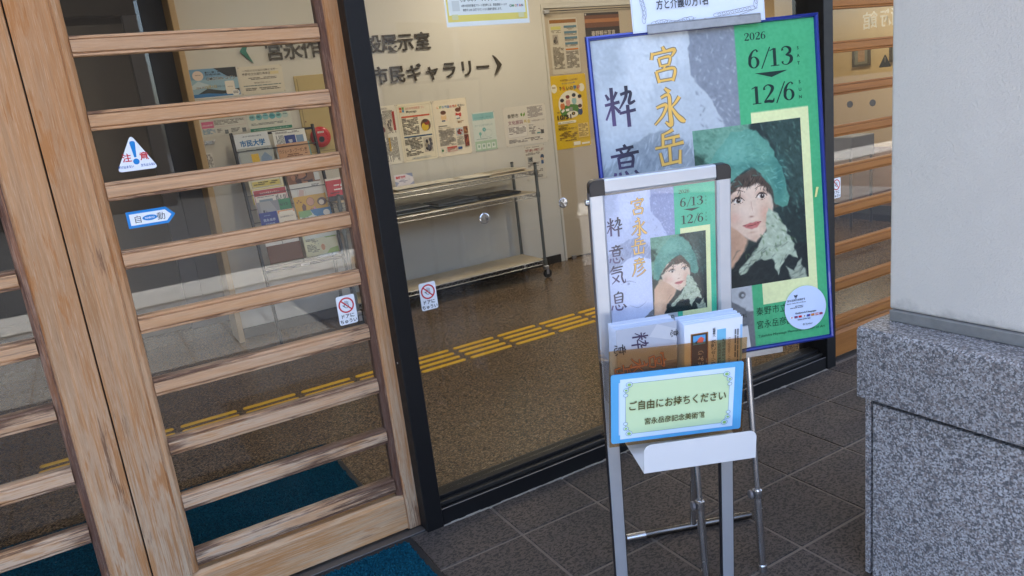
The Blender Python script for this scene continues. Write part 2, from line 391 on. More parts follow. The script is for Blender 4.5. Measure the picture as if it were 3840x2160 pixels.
class Sheet:
    def __init__(s, w, h, base=(235,235,232), t=.0006, step=.0001):
        s.w, s.h, s.t, s.step = w, h, t, step
        s.V = []; s.F = []; s.Cc = []; s.lay = t
        if base is not None:
            c = rgb(*base); b = len(s.V)
            s.V += [(0,0,0),(w,0,0),(w,h,0),(0,h,0),(0,0,t),(w,0,t),(w,h,t),(0,h,t)]
            for q in ((3,2,1,0),(4,5,6,7),(0,1,5,4),(1,2,6,5),(2,3,7,6),(3,0,4,7)):
                s.F.append(tuple(b+i for i in q)); s.Cc.append([c]*4)
    def up(s, k=1.0): s.lay += s.step*k; return s.lay
    def poly(s, pts, col, cols=None):
        z = s.up(); b = len(s.V); s.V += [(p[0], p[1], z) for p in pts]
        # ear-free: fan from bmesh tessellation handled by blender ngons
        s.F.append(tuple(range(b, b+len(pts)))); s.Cc.append([rgb(*c) for c in cols] if cols else [rgb(*col)]*len(pts))
    def rect(s, x0, y0, x1, y1, col): s.poly([(x0,y0),(x1,y0),(x1,y1),(x0,y1)], col)
    def frame(s, x0, y0, x1, y1, wd, col):
        s.rect(x0, y0, x1, y0+wd, col); s.rect(x0, y1-wd, x1, y1, col); s.rect(x0, y0, x0+wd, y1, col); s.rect(x1-wd, y0, x1, y1, col)
    def ell(s, cx, cy, rx, ry, col, n=24, a0=0, a1=360):
        s.poly([(cx+rx*math.cos(R_(a0+(a1-a0)*i/n)), cy+ry*math.sin(R_(a0+(a1-a0)*i/n))) for i in range(n if a1-a0 == 360 else n+1)], col)
    def ring(s, cx, cy, rx, ry, ix, iy, col, n=24):
        z = s.up(); b = len(s.V); c = rgb(*col)
        for i in range(n):
            t = 2*math.pi*i/n
            s.V += [(cx+rx*math.cos(t), cy+ry*math.sin(t), z), (cx+ix*math.cos(t), cy+iy*math.sin(t), z)]
        for i in range(n):
            j = (i+1) % n; s.F.append((b+2*i, b+2*j, b+2*j+1, b+2*i+1)); s.Cc.append([c]*4)
    def ribbon(s, pts, col, colf=None):
        """pts: (x,y,width)"""
        P = catmull(pts) if len(pts) > 2 else [tuple(a+(b-a)*k/4 for a, b in zip(pts[0], pts[1])) for k in range(5)]
        z = s.up(.3); b = len(s.V); n = len(P)
        for i, p in enumerate(P):
            q0 = P[max(0, i-1)]; q1 = P[min(n-1, i+1)]
            dx, dy = q1[0]-q0[0], q1[1]-q0[1]; l = math.hypot(dx, dy) or 1e-9
            nx, ny = -dy/l, dx/l; h = p[2]/2
            s.V += [(p[0]+nx*h, p[1]+ny*h, z), (p[0]-nx*h, p[1]-ny*h, z)]
        for i in range(n-1):
            f = (b+2*i+1, b+2*i+3, b+2*i+2, b+2*i); s.F.append(f)
            s.Cc.append([rgb(*(colf(*s.V[k][:2]) if colf else col)) for k in f])
    def text(s, st, x, y, size, col, bold=0.0, width=None, center=False, rot=0.0, mirror=False):
        V, F, x0, x1, y0, y1 = text_geo(st, bold)
        sx = size if width is None else width/(x1-x0)
        z = s.up(); b = len(s.V); c = rgb(*col)
        ox = -(x0+x1)/2 if center else -x0
        cr, sr = math.cos(R_(rot)), math.sin(R_(rot))
        for vx, vy in V:
            a, d = (vx+ox)*sx*(-1 if mirror else 1), vy*size
            s.V.append((x+a*cr-d*sr, y+a*sr+d*cr, z))
        for f in F: s.F.append(tuple(b+i for i in f)); s.Cc.append([c]*len(f))
    def para(s, x0, y0, x1, y1, lh, col, fill=.85, ragged=.3, dash=3.0):
        """small print: rows of unreadably small words"""
        z = s.up(); c = rgb(*col); y = y1
        while y-lh > y0:
            x = x0; end = x1-(random.random()*ragged*(x1-x0) if random.random() < .4 else 0)
            while x < end:
                wd = min(lh*dash*(.4+random.random()), end-x)
                if random.random() < fill:
                    b = len(s.V); s.V += [(x,y-lh*.58,z),(x+wd*.9,y-lh*.58,z),(x+wd*.9,y,z),(x,y,z)]
                    s.F.append((b,b+1,b+2,b+3)); s.Cc.append([c]*4)
                x += wd
            y -= lh
    def para_v(s, x0, y0, x1, y1, lw, col, fill=.88):
        z = s.up(); c = rgb(*col); x = x1
        while x-lw > x0:
            y = y1; end = y0+(random.random()*.3*(y1-y0) if random.random() < .4 else 0)
            while y > end:
                hd = min(lw*3*(.4+random.random()), y-end)
                if random.random() < fill:
                    b = len(s.V); s.V += [(x-lw*.58,y-hd*.9,z),(x,y-hd*.9,z),(x,y,z),(x-lw*.58,y,z)]
                    s.F.append((b,b+1,b+2,b+3)); s.Cc.append([c]*4)
                y -= hd
            x -= lw
    def photo(s, x0, y0, x1, y1, pal, n=10):
        """a small printed picture: patches of its palette"""
        s.rect(x0, y0, x1, y1, pal[0])
        for i in range(n):
            c = pal[1+i % (len(pal)-1)]; w, h = x1-x0, y1-y0
            cx, cy_ = x0+w*(.2+.6*random.random()), y0+h*(.2+.6*random.random()); r = .08+.14*random.random()
            a0 = random.random()*6
            s.poly([(min(x1, max(x0, cx+w*r*(.6+.6*random.random())*math.cos(a0+k*6.283/7))), min(y1, max(y0, cy_+h*r*(.6+.6*random.random())*math.sin(a0+k*6.283/7)))) for k in range(7)], c)
    def mesh(s, name):
        me = bpy.data.meshes.new(name); me.from_pydata(s.V, [], s.F)
        at = me.color_attributes.new('ink', 'FLOAT_COLOR', 'CORNER')
        flat = [x for f in s.Cc for c in f for x in c]
        at.data.foreach_set('color', flat); me.update(); return me
    def curl(s, f):
        s.V = [f(*v) for v in s.V]
    def obj(s, name, mat=ink, parent=None, M=None):
        return mesh_obj(name, s.mesh(name), mat, parent, M)
def wall_M(x, y, z, roll=0.0):
    """sheet lower-left corner at x,z on a wall facing the camera (-y)"""
    return Matrix.Translation((x, y, z)) @ Matrix.Rotation(R_(90), 4, 'X') @ Matrix.Rotation(R_(roll), 4, 'Z')
def tri_pts(w_, h_, r):
    V3 = [Vector((0, 0)), Vector((w_, 0)), Vector((w_/2, h_))]; P = []
    for i in range(3):
        p, a, b = V3[i], V3[i-1], V3[(i+1) % 3]
        d1 = (a-p).normalized(); d2 = (b-p).normalized()
        for k in range(7):
            t = k/6; q = p+d1*r*(1-t)**2+d2*r*t**2; P.append((q.x, q.y))
    return P
def vnoise(h, w_, cells, seed):
    """smooth value noise on an h x w grid"""
    r = np.random.default_rng(seed); ch = max(2, int(cells*h/w_))+2; cw = cells+2
    g_ = r.random((ch+1, cw+1))
    y = np.linspace(0, ch-1.001, h); x = np.linspace(0, cw-1.001, w_)
    yi = y.astype(int); xi = x.astype(int); fy = (y-yi)[:, None]; fx = (x-xi)[None, :]
    fy = fy*fy*(3-2*fy); fx = fx*fx*(3-2*fx)
    a = g_[yi][:, xi]; b = g_[yi][:, xi+1]; c = g_[yi+1][:, xi]; d = g_[yi+1][:, xi+1]
    return (a*(1-fx)+b*fx)*(1-fy)+(c*(1-fx)+d*fx)*fy
class Paint:
    """a painted picture as a fine mesh of inked cells; u 0..1 across, v 0..ratio down"""
    def __init__(s, nw, ratio, base):
        s.nw, s.nh = nw, int(nw*ratio)
        s.img = np.ones((s.nh, s.nw, 3))*np.array(base, float)
        u = (np.arange(s.nw)+.5)/nw; v = (np.arange(s.nh)+.5)/nw
        s.U, s.V = np.meshgrid(u, v); s.k = 0
    def warp(s, amp, cells=40):
        s.k += 2
        return s.U+amp*(vnoise(s.nh, s.nw, cells, s.k)-.5), s.V+amp*(vnoise(s.nh, s.nw, cells, s.k+1)-.5)
    def lay(s, m, col, tex=0.0, cells=60):
        c = np.ones_like(s.img)*np.array(col, float)
        if tex:
            s.k += 1; n_ = vnoise(s.nh, s.nw, cells, s.k)*.6+vnoise(s.nh, s.nw, cells*3, s.k+500)*.4-.5
            c = c+tex*n_[..., None]
        s.img = s.img*(1-m[..., None])+c*m[..., None]
    def poly(s, pts, col, soft=.006, rough=.01, tex=14, cells=60, op=1.0):
        U, V = s.warp(rough); P = np.array(pts, float); n_ = len(P)
        inside = np.zeros(U.shape, bool); d = np.full(U.shape, 9.0)
        for i in range(n_):
            (x0, y0), (x1, y1) = P[i], P[(i+1) % n_]
            c = ((y0 > V) != (y1 > V)) & (U < (x1-x0)*(V-y0)/((y1-y0) or 1e-9)+x0); inside ^= c
            dx, dy = x1-x0, y1-y0; t_ = np.clip(((U-x0)*dx+(V-y0)*dy)/(dx*dx+dy*dy+1e-12), 0, 1)
            d = np.minimum(d, np.hypot(U-x0-t_*dx, V-y0-t_*dy))
        sd = np.where(inside, d, -d)
        s.lay(np.clip(sd/soft+.5, 0, 1)*op, col, tex, cells)
    def blob(s, u, v, ru, rv, col, op=.5, rot=0.0):
        c, q = math.cos(R_(rot)), math.sin(R_(rot)); x = (s.U-u)*c+(s.V-v)*q; y = -(s.U-u)*q+(s.V-v)*c
        s.lay(np.exp(-((x/ru)**2+(y/rv)**2)*1.4)*op, col)
    def ell(s, u, v, ru, rv, col, soft=.25, op=1.0):
        s.lay(np.clip((1-np.hypot((s.U-u)/ru, (s.V-v)/rv))/soft, 0, 1)*op, col)
    def line(s, pts, wd, col, op=1.0):
        P = catmull([tuple(q) for q in pts], 5) if len(pts) > 2 else pts
        d = np.full(s.U.shape, 9.0)
        for i in range(len(P)-1):
            (x0, y0), (x1, y1) = P[i][:2], P[i+1][:2]; dx, dy = x1-x0, y1-y0
            t_ = np.clip(((s.U-x0)*dx+(s.V-y0)*dy)/(dx*dx+dy*dy+1e-12), 0, 1)
            ww = wd*(1-abs(2*((i+.5)/(len(P)-1))-1)*.7)
            d = np.minimum(d, np.hypot(s.U-x0-t_*dx, s.V-y0-t_*dy)/ww)
        s.lay(np.clip(1.6-d*1.3, 0, 1)*op, col)
    def strokes(s, n_, box_, cols, ln, wd, ang, spread=25, mask=None, op=.7, seed=1):
        r = random.Random(seed)
        for k in range(n_):
            u, v = r.uniform(box_[0], box_[2]), r.uniform(box_[1], box_[3])
            if mask and not mask(u, v): continue
            a = R_(ang+r.uniform(-spread, spread)); L_ = ln*r.uniform(.5, 1.3)
            i0, i1 = int(max(0, (v-L_)*s.nw)), int(min(s.nh, (v+L_)*s.nw)+1); j0, j1 = int(max(0, (u-L_)*s.nw)), int(min(s.nw, (u+L_)*s.nw)+1)
            if i1 <= i0 or j1 <= j0: continue
            U, V = s.U[i0:i1, j0:j1]-u, s.V[i0:i1, j0:j1]-v
            x = U*math.cos(a)+V*math.sin(a); y = -U*math.sin(a)+V*math.cos(a)
            m_ = np.exp(-((x/(L_*.5))**4+(y/wd)**2))*op; c = np.array(r.choice(cols), float)
            s.img[i0:i1, j0:j1] = s.img[i0:i1, j0:j1]*(1-m_[..., None])+c*m_[..., None]
    def put(s, sh, ox, top, W):
        z = sh.up(); b = len(sh.V); q = W/s.nw
        for i in range(s.nh+1):
            y = top-i*q
            sh.V += [(ox+j*q, y, z) for j in range(s.nw+1)]
        L_ = np.clip(s.img, 0, 255)/255; L_ = np.where(L_ <= .04045, L_/12.92, ((L_+.055)/1.055)**2.4)
        for i in range(s.nh):
            r0 = b+i*(s.nw+1)
            for j in range(s.nw):
                sh.F.append((r0+j+s.nw+1, r0+j+s.nw+2, r0+j+1, r0+j)); c = L_[i, j]; sh.Cc.append([(c[0], c[1], c[2], 1)]*4)
K = {  # brush characters as strokes in a 100 x 100 box: (x, y[, width])
 'miya': [[(48,99,6),(54,87,10)], [(13,85,8),(8,66,7)], [(12,80,6),(50,84,6),(88,87,10),(76,70,4)], [(32,69,6),(37,45,6)], [(31,67,5),(70,70,7),(64,47,6)], [(37,47,5),(65,49,5)], [(52,47,6),(44,35,5)], [(20,35,7),(28,3,8)], [(20,33,5),(82,38,8),(74,4,8)], [(28,8,6),(74,10,6)]],
 'ei': [[(42,99,5),(57,87,11)], [(28,76,5),(53,80,8),(53,40,9),(53,6,11),(36,15,3)], [(12,52,5),(43,57,8),(30,32,6),(3,10,3)], [(86,74,8),(72,60,6),(56,49,3)], [(54,56,4),(72,30,9),(88,15,12),(99,10,4)]],
 'take': [[(66,99,9),(48,92,6),(28,87,4)], [(32,90,8),(29,57,8)], [(30,75,5),(86,79,8)], [(66,77,8),(64,58,7)], [(3,53,6),(50,56,6),(97,61,9)], [(50,54,8),(49,10,8)], [(18,40,6),(25,4,9)], [(22,7,7),(80,12,7)], [(84,42,6),(79,4,9)]],
 'hiko': [[(49,99,6),(55,90,9)], [(20,85,6),(82,90,8)], [(36,84,5),(43,74,7)], [(68,88,7),(54,73,4)], [(14,67,6),(90,73,8)], [(25,69,8),(22,36,8),(3,2,3)], [(72,64,8),(58,52,5),(38,43,3)], [(78,48,8),(60,35,5),(36,24,3)], [(90,32,9),(66,14,6),(30,0,3)]],
 'iki': [[(8,82,5),(17,68,9)], [(43,86,8),(31,68,5)], [(3,56,7),(50,61,8)], [(27,97,9),(27,4,10)], [(25,55,6),(3,20,5)], [(30,53,5),(48,36,9)], [(74,98,9),(71,72,8),(48,44,4)], [(54,78,7),(86,82,8),(80,60,8),(84,55,8),(99,60,6)], [(46,33,7),(99,38,8)], [(74,52,9),(74,-2,10)]],
 'i2': [[(49,100,7),(54,92,9)], [(22,88,7),(80,92,8)], [(36,86,6),(42,77,7)], [(68,89,7),(57,77,5)], [(4,72,7),(96,78,8)], [(28,69,7),(31,38,8)], [(28,67,6),(73,70,8),(70,39,8)], [(31,54,6),(70,55,6)], [(31,41,6),(70,42,6)], [(15,30,8),(6,7,7)], [(29,30,7),(36,7,8),(66,5,8),(72,20,4)], [(47,32,6),(55,19,9)], [(78,31,6),(94,12,11)]],
 'ki': [[(30,99,9),(20,82,7),(5,68,4)], [(24,86,7),(86,91,8)], [(22,72,7),(78,76,7)], [(10,57,7),(74,62,9),(76,32,9),(86,6,9),(97,6,6),(98,22,3)], [(58,46,8),(38,22,7),(12,2,4)], [(17,42,5),(40,24,8),(60,8,8)]],
 'iki2': [[(54,100,8),(41,87,5)], [(25,86,8),(29,38,8)], [(25,85,6),(75,88,8),(71,38,9)], [(28,70,6),(72,72,6)], [(28,55,6),(72,57,6)], [(29,40,6),(71,42,6)], [(13,30,8),(4,6,7)], [(29,29,7),(37,6,8),(68,4,9),(76,20,4)], [(47,31,6),(55,18,9)], [(79,31,6),(96,11,11)]],
}
DG = {'2': [[(10,72,12),(10,86,6),(28,98,5),(47,86,14),(48,70,15),(34,44,9),(8,9,4)], [(6,6,10),(28,8,13),(48,5,12),(55,22,3)]],
      '1': [[(33,0,15),(33,96,15)], [(12,2,4),(54,2,4)], [(10,84,3),(32,95,6)]],
      '3': [[(10,78,12),(10,90,5),(26,98,5),(45,86,14),(44,66,12),(24,53,4)], [(24,53,4),(48,44,13),(50,22,16),(32,2,5),(12,5,4),(7,20,12)]],
      '6': [[(11,34,14),(13,60,14),(26,88,8),(42,98,4),(50,86,10)]], '/': [[(4,-8,5),(48,106,5)]], '0': []}
def brush(s, key, x0, y0, x1, y1, col, colf=None, glow=None, wk=1.0):
    W, H = x1-x0, y1-y0
    def tr(st, add=0.0): return [(x0+p[0]*W/100, y0+p[1]*H/100, (p[2]*wk*1.12+add)*W/100) for p in st]
    if glow:
        for st in K[key]: s.ribbon(tr(st, 6), glow)
    for st in K[key]: s.ribbon(tr(st), col, colf)
def serif(s, st, x, y, h, col, width):
    adv = [36 if c == '/' else 62 for c in st]; k = width/sum(adv); X = x
    for c, a in zip(st, adv):
        f = lambda p: (X+p[0]*k, y+p[1]*h/100, p[2]*k)
        if c == '0': s.ring(X+30*k, y+.49*h, 28*k, .5*h, 14*k, .455*h, col)
        if c == '6': s.ring(X+30*k, y+.31*h, 27*k, .32*h, 13*k, .275*h, col)
        for q in DG[c]: s.ribbon([f(p) for p in q], col)
        X += a*k

# ================================================================== SETTING
P0X, P0Y, PIT = 1.018, -.229, .31104       # paving grid: one joint crossing and the pitch
asph = plain('asphalt_road', (.055,.055,.056), .9, 0, .2, 30, .3, 300)
conc = plain('pale_concrete', (.45,.44,.41), .85, 0, .1, 6, .1, 120)
tag(obj('road', boxb(-90, 90, -120, -5.75, -.4, -.12), asph), kind='structure')
tag(obj('ground', boxb(-90, 90, 7.4, 90, -.4, -.12), asph), kind='structure')
pav = tag(obj('pavement', boxb(-14, 14, -4.95, .03, -.3, -.0035), grout_m), kind='structure')
tag(obj('kerb', boxb(-14, 14, -5.75, -4.952, -.3, .02, .012), conc), kind='structure')
tile_me = {}
def tile_mesh(w_, d_):
    k = (round(w_, 4), round(d_, 4))
    if k not in tile_me:
        bm = boxb(-w_/2, w_/2, -d_/2, d_/2, -.02, 0, .0016)
        me = bpy.data.meshes.new('tile'); bmesh.ops.recalc_face_normals(bm, faces=bm.faces[:]); bm.to_mesh(me); bm.free(); me.materials.append(paver_m); tile_me[k] = me
    return tile_me[k]
J = .0105
def put_tile(x0, x1, y0, y1):
    o = mesh_obj('tile', tile_mesh(x1-x0-J, y1-y0-J), None, pav)
    o.location = ((x0+x1)/2, (y0+y1)/2, random.uniform(-.0006, .0006))
    o.rotation_euler = (random.uniform(-.0012, .0012), random.uniform(-.0012, .0012), random.uniform(-.002, .002))
for i in range(-4, 7):
    for j in range(-5, 1):
        x0 = P0X+i*PIT; y0 = P0Y+j*PIT; y1 = y0+PIT
        if j == 0: y1 = .012
        if i < -2 and j < -2: continue
        put_tile(x0, x0+PIT, y0, y1)
bm = bm_()
for i in range(-22, 22):
    for j in range(-16, 1):
        if -4 <= i < 7 and -5 <= j and not (i < -2 and j < -2): continue
        x0 = P0X+i*PIT; y0 = P0Y+j*PIT; y1 = y0+PIT if j < 0 else .012
        if y0 < -4.94: continue
        box(bm, x0+J/2, x0+PIT-J/2, y0+J/2, y1-J/2, -.02, 0)
tag(obj('outlying_tiles', bm, plain('light_grey_paver', (.24,.235,.225), .8, 0, .25, 9, .2, 120), pav), kind='stuff')
tag(obj('floor_inside', boxb(-4.2, 9.6, .16, 7.2, -.3, 0), agg_m), kind='structure')
tag(obj('threshold_slab', boxb(-4.2, 9.6, .032, .158, -.3, -.002), threshold_m), kind='structure')
# thin slits in the inside floor seen through the window
gst = thing('guide_strip', 'yellow raised guide bars in four rows across the inside floor', 'guide strip', Matrix.Translation((0, 1.65, 0)))
bmb = bm_()
n = 8
prof = [(-.135, 0), (.135, 0)]
def bar_bm(L=.280, wd=.031, h=.006):
    bm = bm_(); r = wd/2; pts = []
    for i in range(n+1): t = -math.pi/2+math.pi*i/n; pts.append((L/2-r+r*math.cos(t), r*math.sin(t)))
    for i in range(n+1): t = math.pi/2+math.pi*i/n; pts.append((-L/2+r+r*math.cos(t), r*math.sin(t)))
    lo = [bm.verts.new((x, y, .0004)) for x, y in pts]; hi = [bm.verts.new((x*.985, y*.72, h)) for x, y in pts]
    k = len(pts)
    for i in range(k): bm.faces.new((lo[i], lo[(i+1) % k], hi[(i+1) % k], hi[i]))
    bm.faces.new(hi); return bm
bo = obj('bar', bar_bm(), yellow_m, gst); first = True
for i in range(-6, 12):
    for k in range(4):
        o = bo if first else bo.copy()
        if not first: C.objects.link(o)
        first = False
        o.location = (1.552+i*PIT, .100-.077*k, 0)
gs2 = thing('guide_strip', 'grey raised guide bars across the outdoor paving', 'guide strip', Matrix.Translation((0, -3.5, 0)))
bo2 = None
for i in range(-10, 9):
    for k in range(4):
        if bo2 is None: o = bo2 = obj('bar', bar_bm(.27, .035, .006), grey_tact, gs2)
        else: o = bo2.copy(); C.objects.link(o)
        o.location = (P0X+(i+.5)*PIT, .12-.08*k, 0.0015)

# ---- inside walls, ceiling, roof
tag(obj('wall_back', boxb(.755, 3.56, 3.2, 3.34, 0, 2.7), beige_wall), kind='structure')
tag(obj('wall_back_beside_door', boxb(4.66, 5.4, 3.2, 3.34, 0, 2.7), beige_wall), kind='structure')
tag(obj('wall_over_door', boxb(3.56, 4.66, 3.2, 3.34, 2.16, 2.7), beige_wall), kind='structure')
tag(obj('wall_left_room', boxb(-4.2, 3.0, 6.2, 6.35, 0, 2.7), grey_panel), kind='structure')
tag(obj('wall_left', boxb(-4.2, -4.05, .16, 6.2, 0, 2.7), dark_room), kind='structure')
tag(obj('wall_corridor', boxb(2.86, 3.0, 3.341, 6.2, 0, 2.7), grey_panel), kind='structure')
warm_wall = plain('ochre_painted_wall', (.60,.43,.22), .8, 0, .04, 1.5)
tag(obj('wall_right', boxb(9.4, 9.55, .16, 7.2, 0, 2.7), warm_wall), kind='structure')
tag(obj('wall_far_right', boxb(5.4, 9.4, 5.2, 5.35, 0, 2.7), warm_wall), kind='structure')
tag(obj('wall_behind', boxb(-4.2, 9.55, 7.2, 7.35, -.1, 3.74), conc), kind='structure')
tag(obj('ceiling', boxb(-4.2, 9.4, .16, 7.2, 2.7, 2.78), ceil_m), kind='structure')
tag(obj('roof', boxb(-6.5, 11, -1.42, 7.5, 3.75, 3.95), conc), kind='structure')
tag(obj('porch_soffit', boxb(-6.4, 10.9, -1.40, .0, 3.3, 3.36), ceil_m), kind='structure')
tag(obj('roof_fascia', boxb(-6.5, 11, -1.50, -1.425, 3.26, 3.745), conc), kind='structure')
fac = plain('facade_render', (.42,.41,.39), .9, 0, .05, 3, .2, 120)
tag(obj('wall_facade_over_door', boxb(-1.72, 4.6, .03, .158, 2.36, 3.74), fac), kind='structure')
tag(obj('wall_facade_left', boxb(-6.4, -1.0, .03, .158, 0, 3.74), fac), kind='structure') if False else None
tag(obj('wall_facade_left', boxb(-6.4, -1.722, .03, .158, 0, 3.74), fac), kind='structure')
tag(obj('wall_facade_right', boxb(4.602, 10.9, .03, .158, 0, 3.74), fac), kind='structure')
# baseboards
tag(obj('baseboard', boxb(.757, 3.5, 3.185, 3.2, 0, .07), baseboard_m), kind='structure')
# wooden end trim of the poster wall
tag(obj('wall_end_board', boxb(.715, .754, 3.09, 3.36, 0, 2.69, .004), trim_wood), 'pale wooden board edging the left end of the poster wall', 'trim board')
# left room: dark cupboards and a post
cup = thing('cupboard', 'dark taupe tall cupboard deep in the unlit left room', 'cupboard', Matrix.Translation((-1.2, 5.6, 0)))
for k in range(5):
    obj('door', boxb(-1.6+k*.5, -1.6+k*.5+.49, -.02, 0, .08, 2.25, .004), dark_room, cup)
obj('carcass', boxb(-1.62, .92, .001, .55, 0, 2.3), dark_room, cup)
jm = thing('door_frame', 'grey door frame standing just left of the poster wall', 'door frame', Matrix.Translation((.56, 3.9, 0)))
obj('jamb', boxb(-.06, .06, -.05, .05, 0, 2.3, .004), plain('blue_grey_jamb', (.20,.20,.22), .5), jm)
obj('door_leaf', boxb(-.95, -.062, -.02, .02, .01, 2.25, .003), grey_panel, jm)
obj('side_panel', boxb(.062, .30, -.03, .03, 0, 2.69, .003), MATS['blue_grey_jamb'], jm)
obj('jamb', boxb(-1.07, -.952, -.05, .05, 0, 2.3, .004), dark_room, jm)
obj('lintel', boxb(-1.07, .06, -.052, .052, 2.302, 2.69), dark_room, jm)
# right: glazed partition with its round markers and reversed lettering
gp = thing('glass_partition', 'glazed partition across the warm lit hall behind the right slatted door', 'glass partition', Matrix.Translation((6.15, 0, 0)))
obj('glass_pane', boxb(-.005, .005, .75, 3.25, .661, 2.6), glass_in, gp)
obj('bottom_rail', boxb(-.03, .03, .75, 3.25, 0, .058), black_metal, gp)
obj('mullion', boxb(-.03, .03, 3.252, 3.32, 0, 2.7), black_metal, gp)
dm = plain('dark_round_marker', (.03,.028,.025), .5)
for yy in (2.225, 2.0): obj('round_marker', lathe(bm_(), [(.030, -.009), (.030, -.006)], 'X', 20, (0, yy, 1.045)), dm, gp)
s = Sheet(.4, .2, None)
s.text('館', .12, 0, .15, (225,220,205), .01, center=True, mirror=True); s.text('術', .285, 0, .15, (225,220,205), .01, center=True, mirror=True)
s.obj('lettering', ink, gp, Matrix(((0,0,-1,-.0075),(-1,0,0,2.145),(0,1,0,1.685),(0,0,0,1))))
gray_box = plain('grey_equipment', (.10,.095,.10), .5)
obj('lower_panel', boxb(-.02, .02, .75, 3.25, .14, .66, .003), counter_m, gp)
obj('kick_board', boxb(-.032, -.021, .75, 3.25, .0585, .14), baseboard_m, gp)
s = Sheet(.12, .11, None); s.poly(tri_pts(.12, .11, .014), (52,52,56)); s.poly([(.055,.085),(.065,.085),(.063,.04),(.057,.04)], (120,110,95))
s.obj('sticker_back', ink, gp, Matrix(((0,0,-1,-.0075),(-1,0,0,1.945),(0,1,0,1.338),(0,0,0,1))))
eq = thing('side_table', 'grey side table with thin dark legs in the warm lit hall', 'table', Matrix.Translation((5.95, 2.15, 0)))
obj('drawer_box', boxb(-.2, .12, -.22, .32, .60, .79, .006), gray_box, eq)
for x in (-.18, .10):
    for y in (-.2, .3): obj('leg', tubeb((x, y, .001), (x, y, .599), .012, 8), black_metal, eq)
fr_m = plain('dark_picture_frame', (.05,.035,.022), .4)
for yy, zz, lab in ((4.38, 1.49, 'small dark framed portrait hanging on the ochre wall'), (3.84, 1.50, 'dark framed picture half hidden by the plaster pier')):
    t_ = thing('framed_picture', lab, 'picture', Matrix.Translation((9.39, yy, zz)), 'pictures on the ochre wall')
    bm = bm_()
    for a in ((-.13,.13,-.14,-.11),(-.13,.13,.11,.14),(-.13,-.10,-.11,.11),(.10,.13,-.11,.11)): box(bm, -.03, -.001, a[0], a[1], a[2], a[3])
    obj('frame', bm, fr_m, t_); obj('mount', boxb(-.012, -.002, -.10, .10, -.11, .11), plain('picture_mount_%d' % int(yy*100), (.20,.19,.14), .6), t_)
    obj('picture', boxb(-.016, -.0125, -.05, .05, -.08, .08), plain('picture_print_%d' % int(yy*100), (.40,.23,.12), .6, 0, .5, 40), t_)
# ---- ceiling lamps inside (the hall is lit by warm downlights)
lamp_on = bpy.data.materials.new('lamp_glow'); lamp_on.use_nodes = True
_b = lamp_on.node_tree.nodes['Principled BSDF']; _b.inputs['Emission Color'].default_value = (1, .74, .42, 1); _b.inputs['Emission Strength'].default_value = 4
LAMPS = [(1.3, 2.1, 5.5), (2.9, 2.45, 10), (4.3, 2.2, 7), (2.2, .95, 4), (-.6, 2.3, 3), (5.3, 1.5, 12), (7.8, 2.0, 26), (8.2, 3.6, 26)]
NM = ['over the brochure rack', 'over the wheeled shelf', 'over the beige door', 'above the fixed window', 'above the sliding doors', 'above the end window', 'above the reception counter', 'in the far ochre hall']
for (x, y, pw), nm in zip(LAMPS, NM):
    t_ = thing('ceiling_downlight', 'round warm recessed ceiling light '+nm, 'ceiling light', Matrix.Translation((x, y, 2.699)), 'recessed ceiling lights')
    obj('rim', lathe(bm_(), [(.06, -.012), (.078, -.010), (.08, 0)], 'Z', 24), white_enamel, t_)
    obj('lens', lathe(bm_(), [(.055, -.014), (.055, -.0125)], 'Z', 24), lamp_on, t_)
    L = bpy.data.lights.new('downlight', 'AREA'); L.shape = 'DISK'; L.size = .11; L.energy = pw*.19; L.color = (1, .87, .69)
    lo = bpy.data.objects.new('lamp_light', L); C.objects.link(lo); lo.parent = t_; lo.location = (0, 0, -.02)

# ---- unseen dark houses added across the street to keep sky out of the panes
def house(name, x, y, w_, d_, h, col, label):
    t_ = thing(name, label, 'house', Matrix.Translation((x, y, -.12)))
    obj('wall', boxb(-w_/2, w_/2, -d_/2, d_/2, 0, h), plain(name+'_wall_%d' % int(x*10), col, .9), t_)
    rm = plain(name+'_roof_%d' % int(x*10), (.09,.09,.10), .8)
    obj('roof', extrude_profile([(-d_/2-.4, h), (d_/2+.4, h), (0, h+1.6)], 'X', -w_/2-.3, w_/2+.3), rm, t_)
    wm = plain(name+'_pane_%d' % int(x*10), (.03,.04,.05), .1)
    for k in range(3):
        for q in range(2): obj('window', boxb(-w_/2+1.2+k*2.4, -w_/2+2.5+k*2.4, d_/2-.05, d_/2+.04, .9+q*2.7, 2.2+q*2.7), wm, t_)
house('unseen_house', -9, -22, 22, 8, 6.8, (.05,.04,.032), 'unseen dark brown house added across the road to block sky reflections')
house('unseen_house', 14, -23, 22, 8, 6.4, (.05,.048,.045), 'unseen dark grey house added across the road to block sky reflections')

# ================================================================== FRONT: posts, window, doors
def post(name, x0, x1, label):
    t_ = thing(name, label, 'post', Matrix.Translation(((x0+x1)/2, 0, 0)))
    h = (x1-x0)/2
    obj('shaft', boxb(-h, h, -.006, .157, 0, 2.358, .0025), black_metal, t_)
    bs = [(0, .62), (0, 1.5), (0, .12)]
    for k, (bx, bz) in enumerate(bs[:1]): obj('rivet', lathe(bm_(), [(.004, -.002), (.003, -.0035)], 'X', 10, (-h-.0005, .02, .62+k)), steel, t_)
    return t_
post('steel_post', .768, .831, 'thick black steel post between wooden door and fixed window')
post('steel_post', 2.872, 2.936, 'black steel post behind the blue framed poster')
post('steel_post', 4.54, 4.60, 'black steel post at the far right end behind the plaster pier')
post('steel_post', -1.72, -1.66, 'black steel post left of the left door leaf')
fw = thing('fixed_window', 'large clear fixed window with black sill beside the wooden door', 'window', Matrix.Translation((.831, 0, 0)))
WL = 2.872-.831
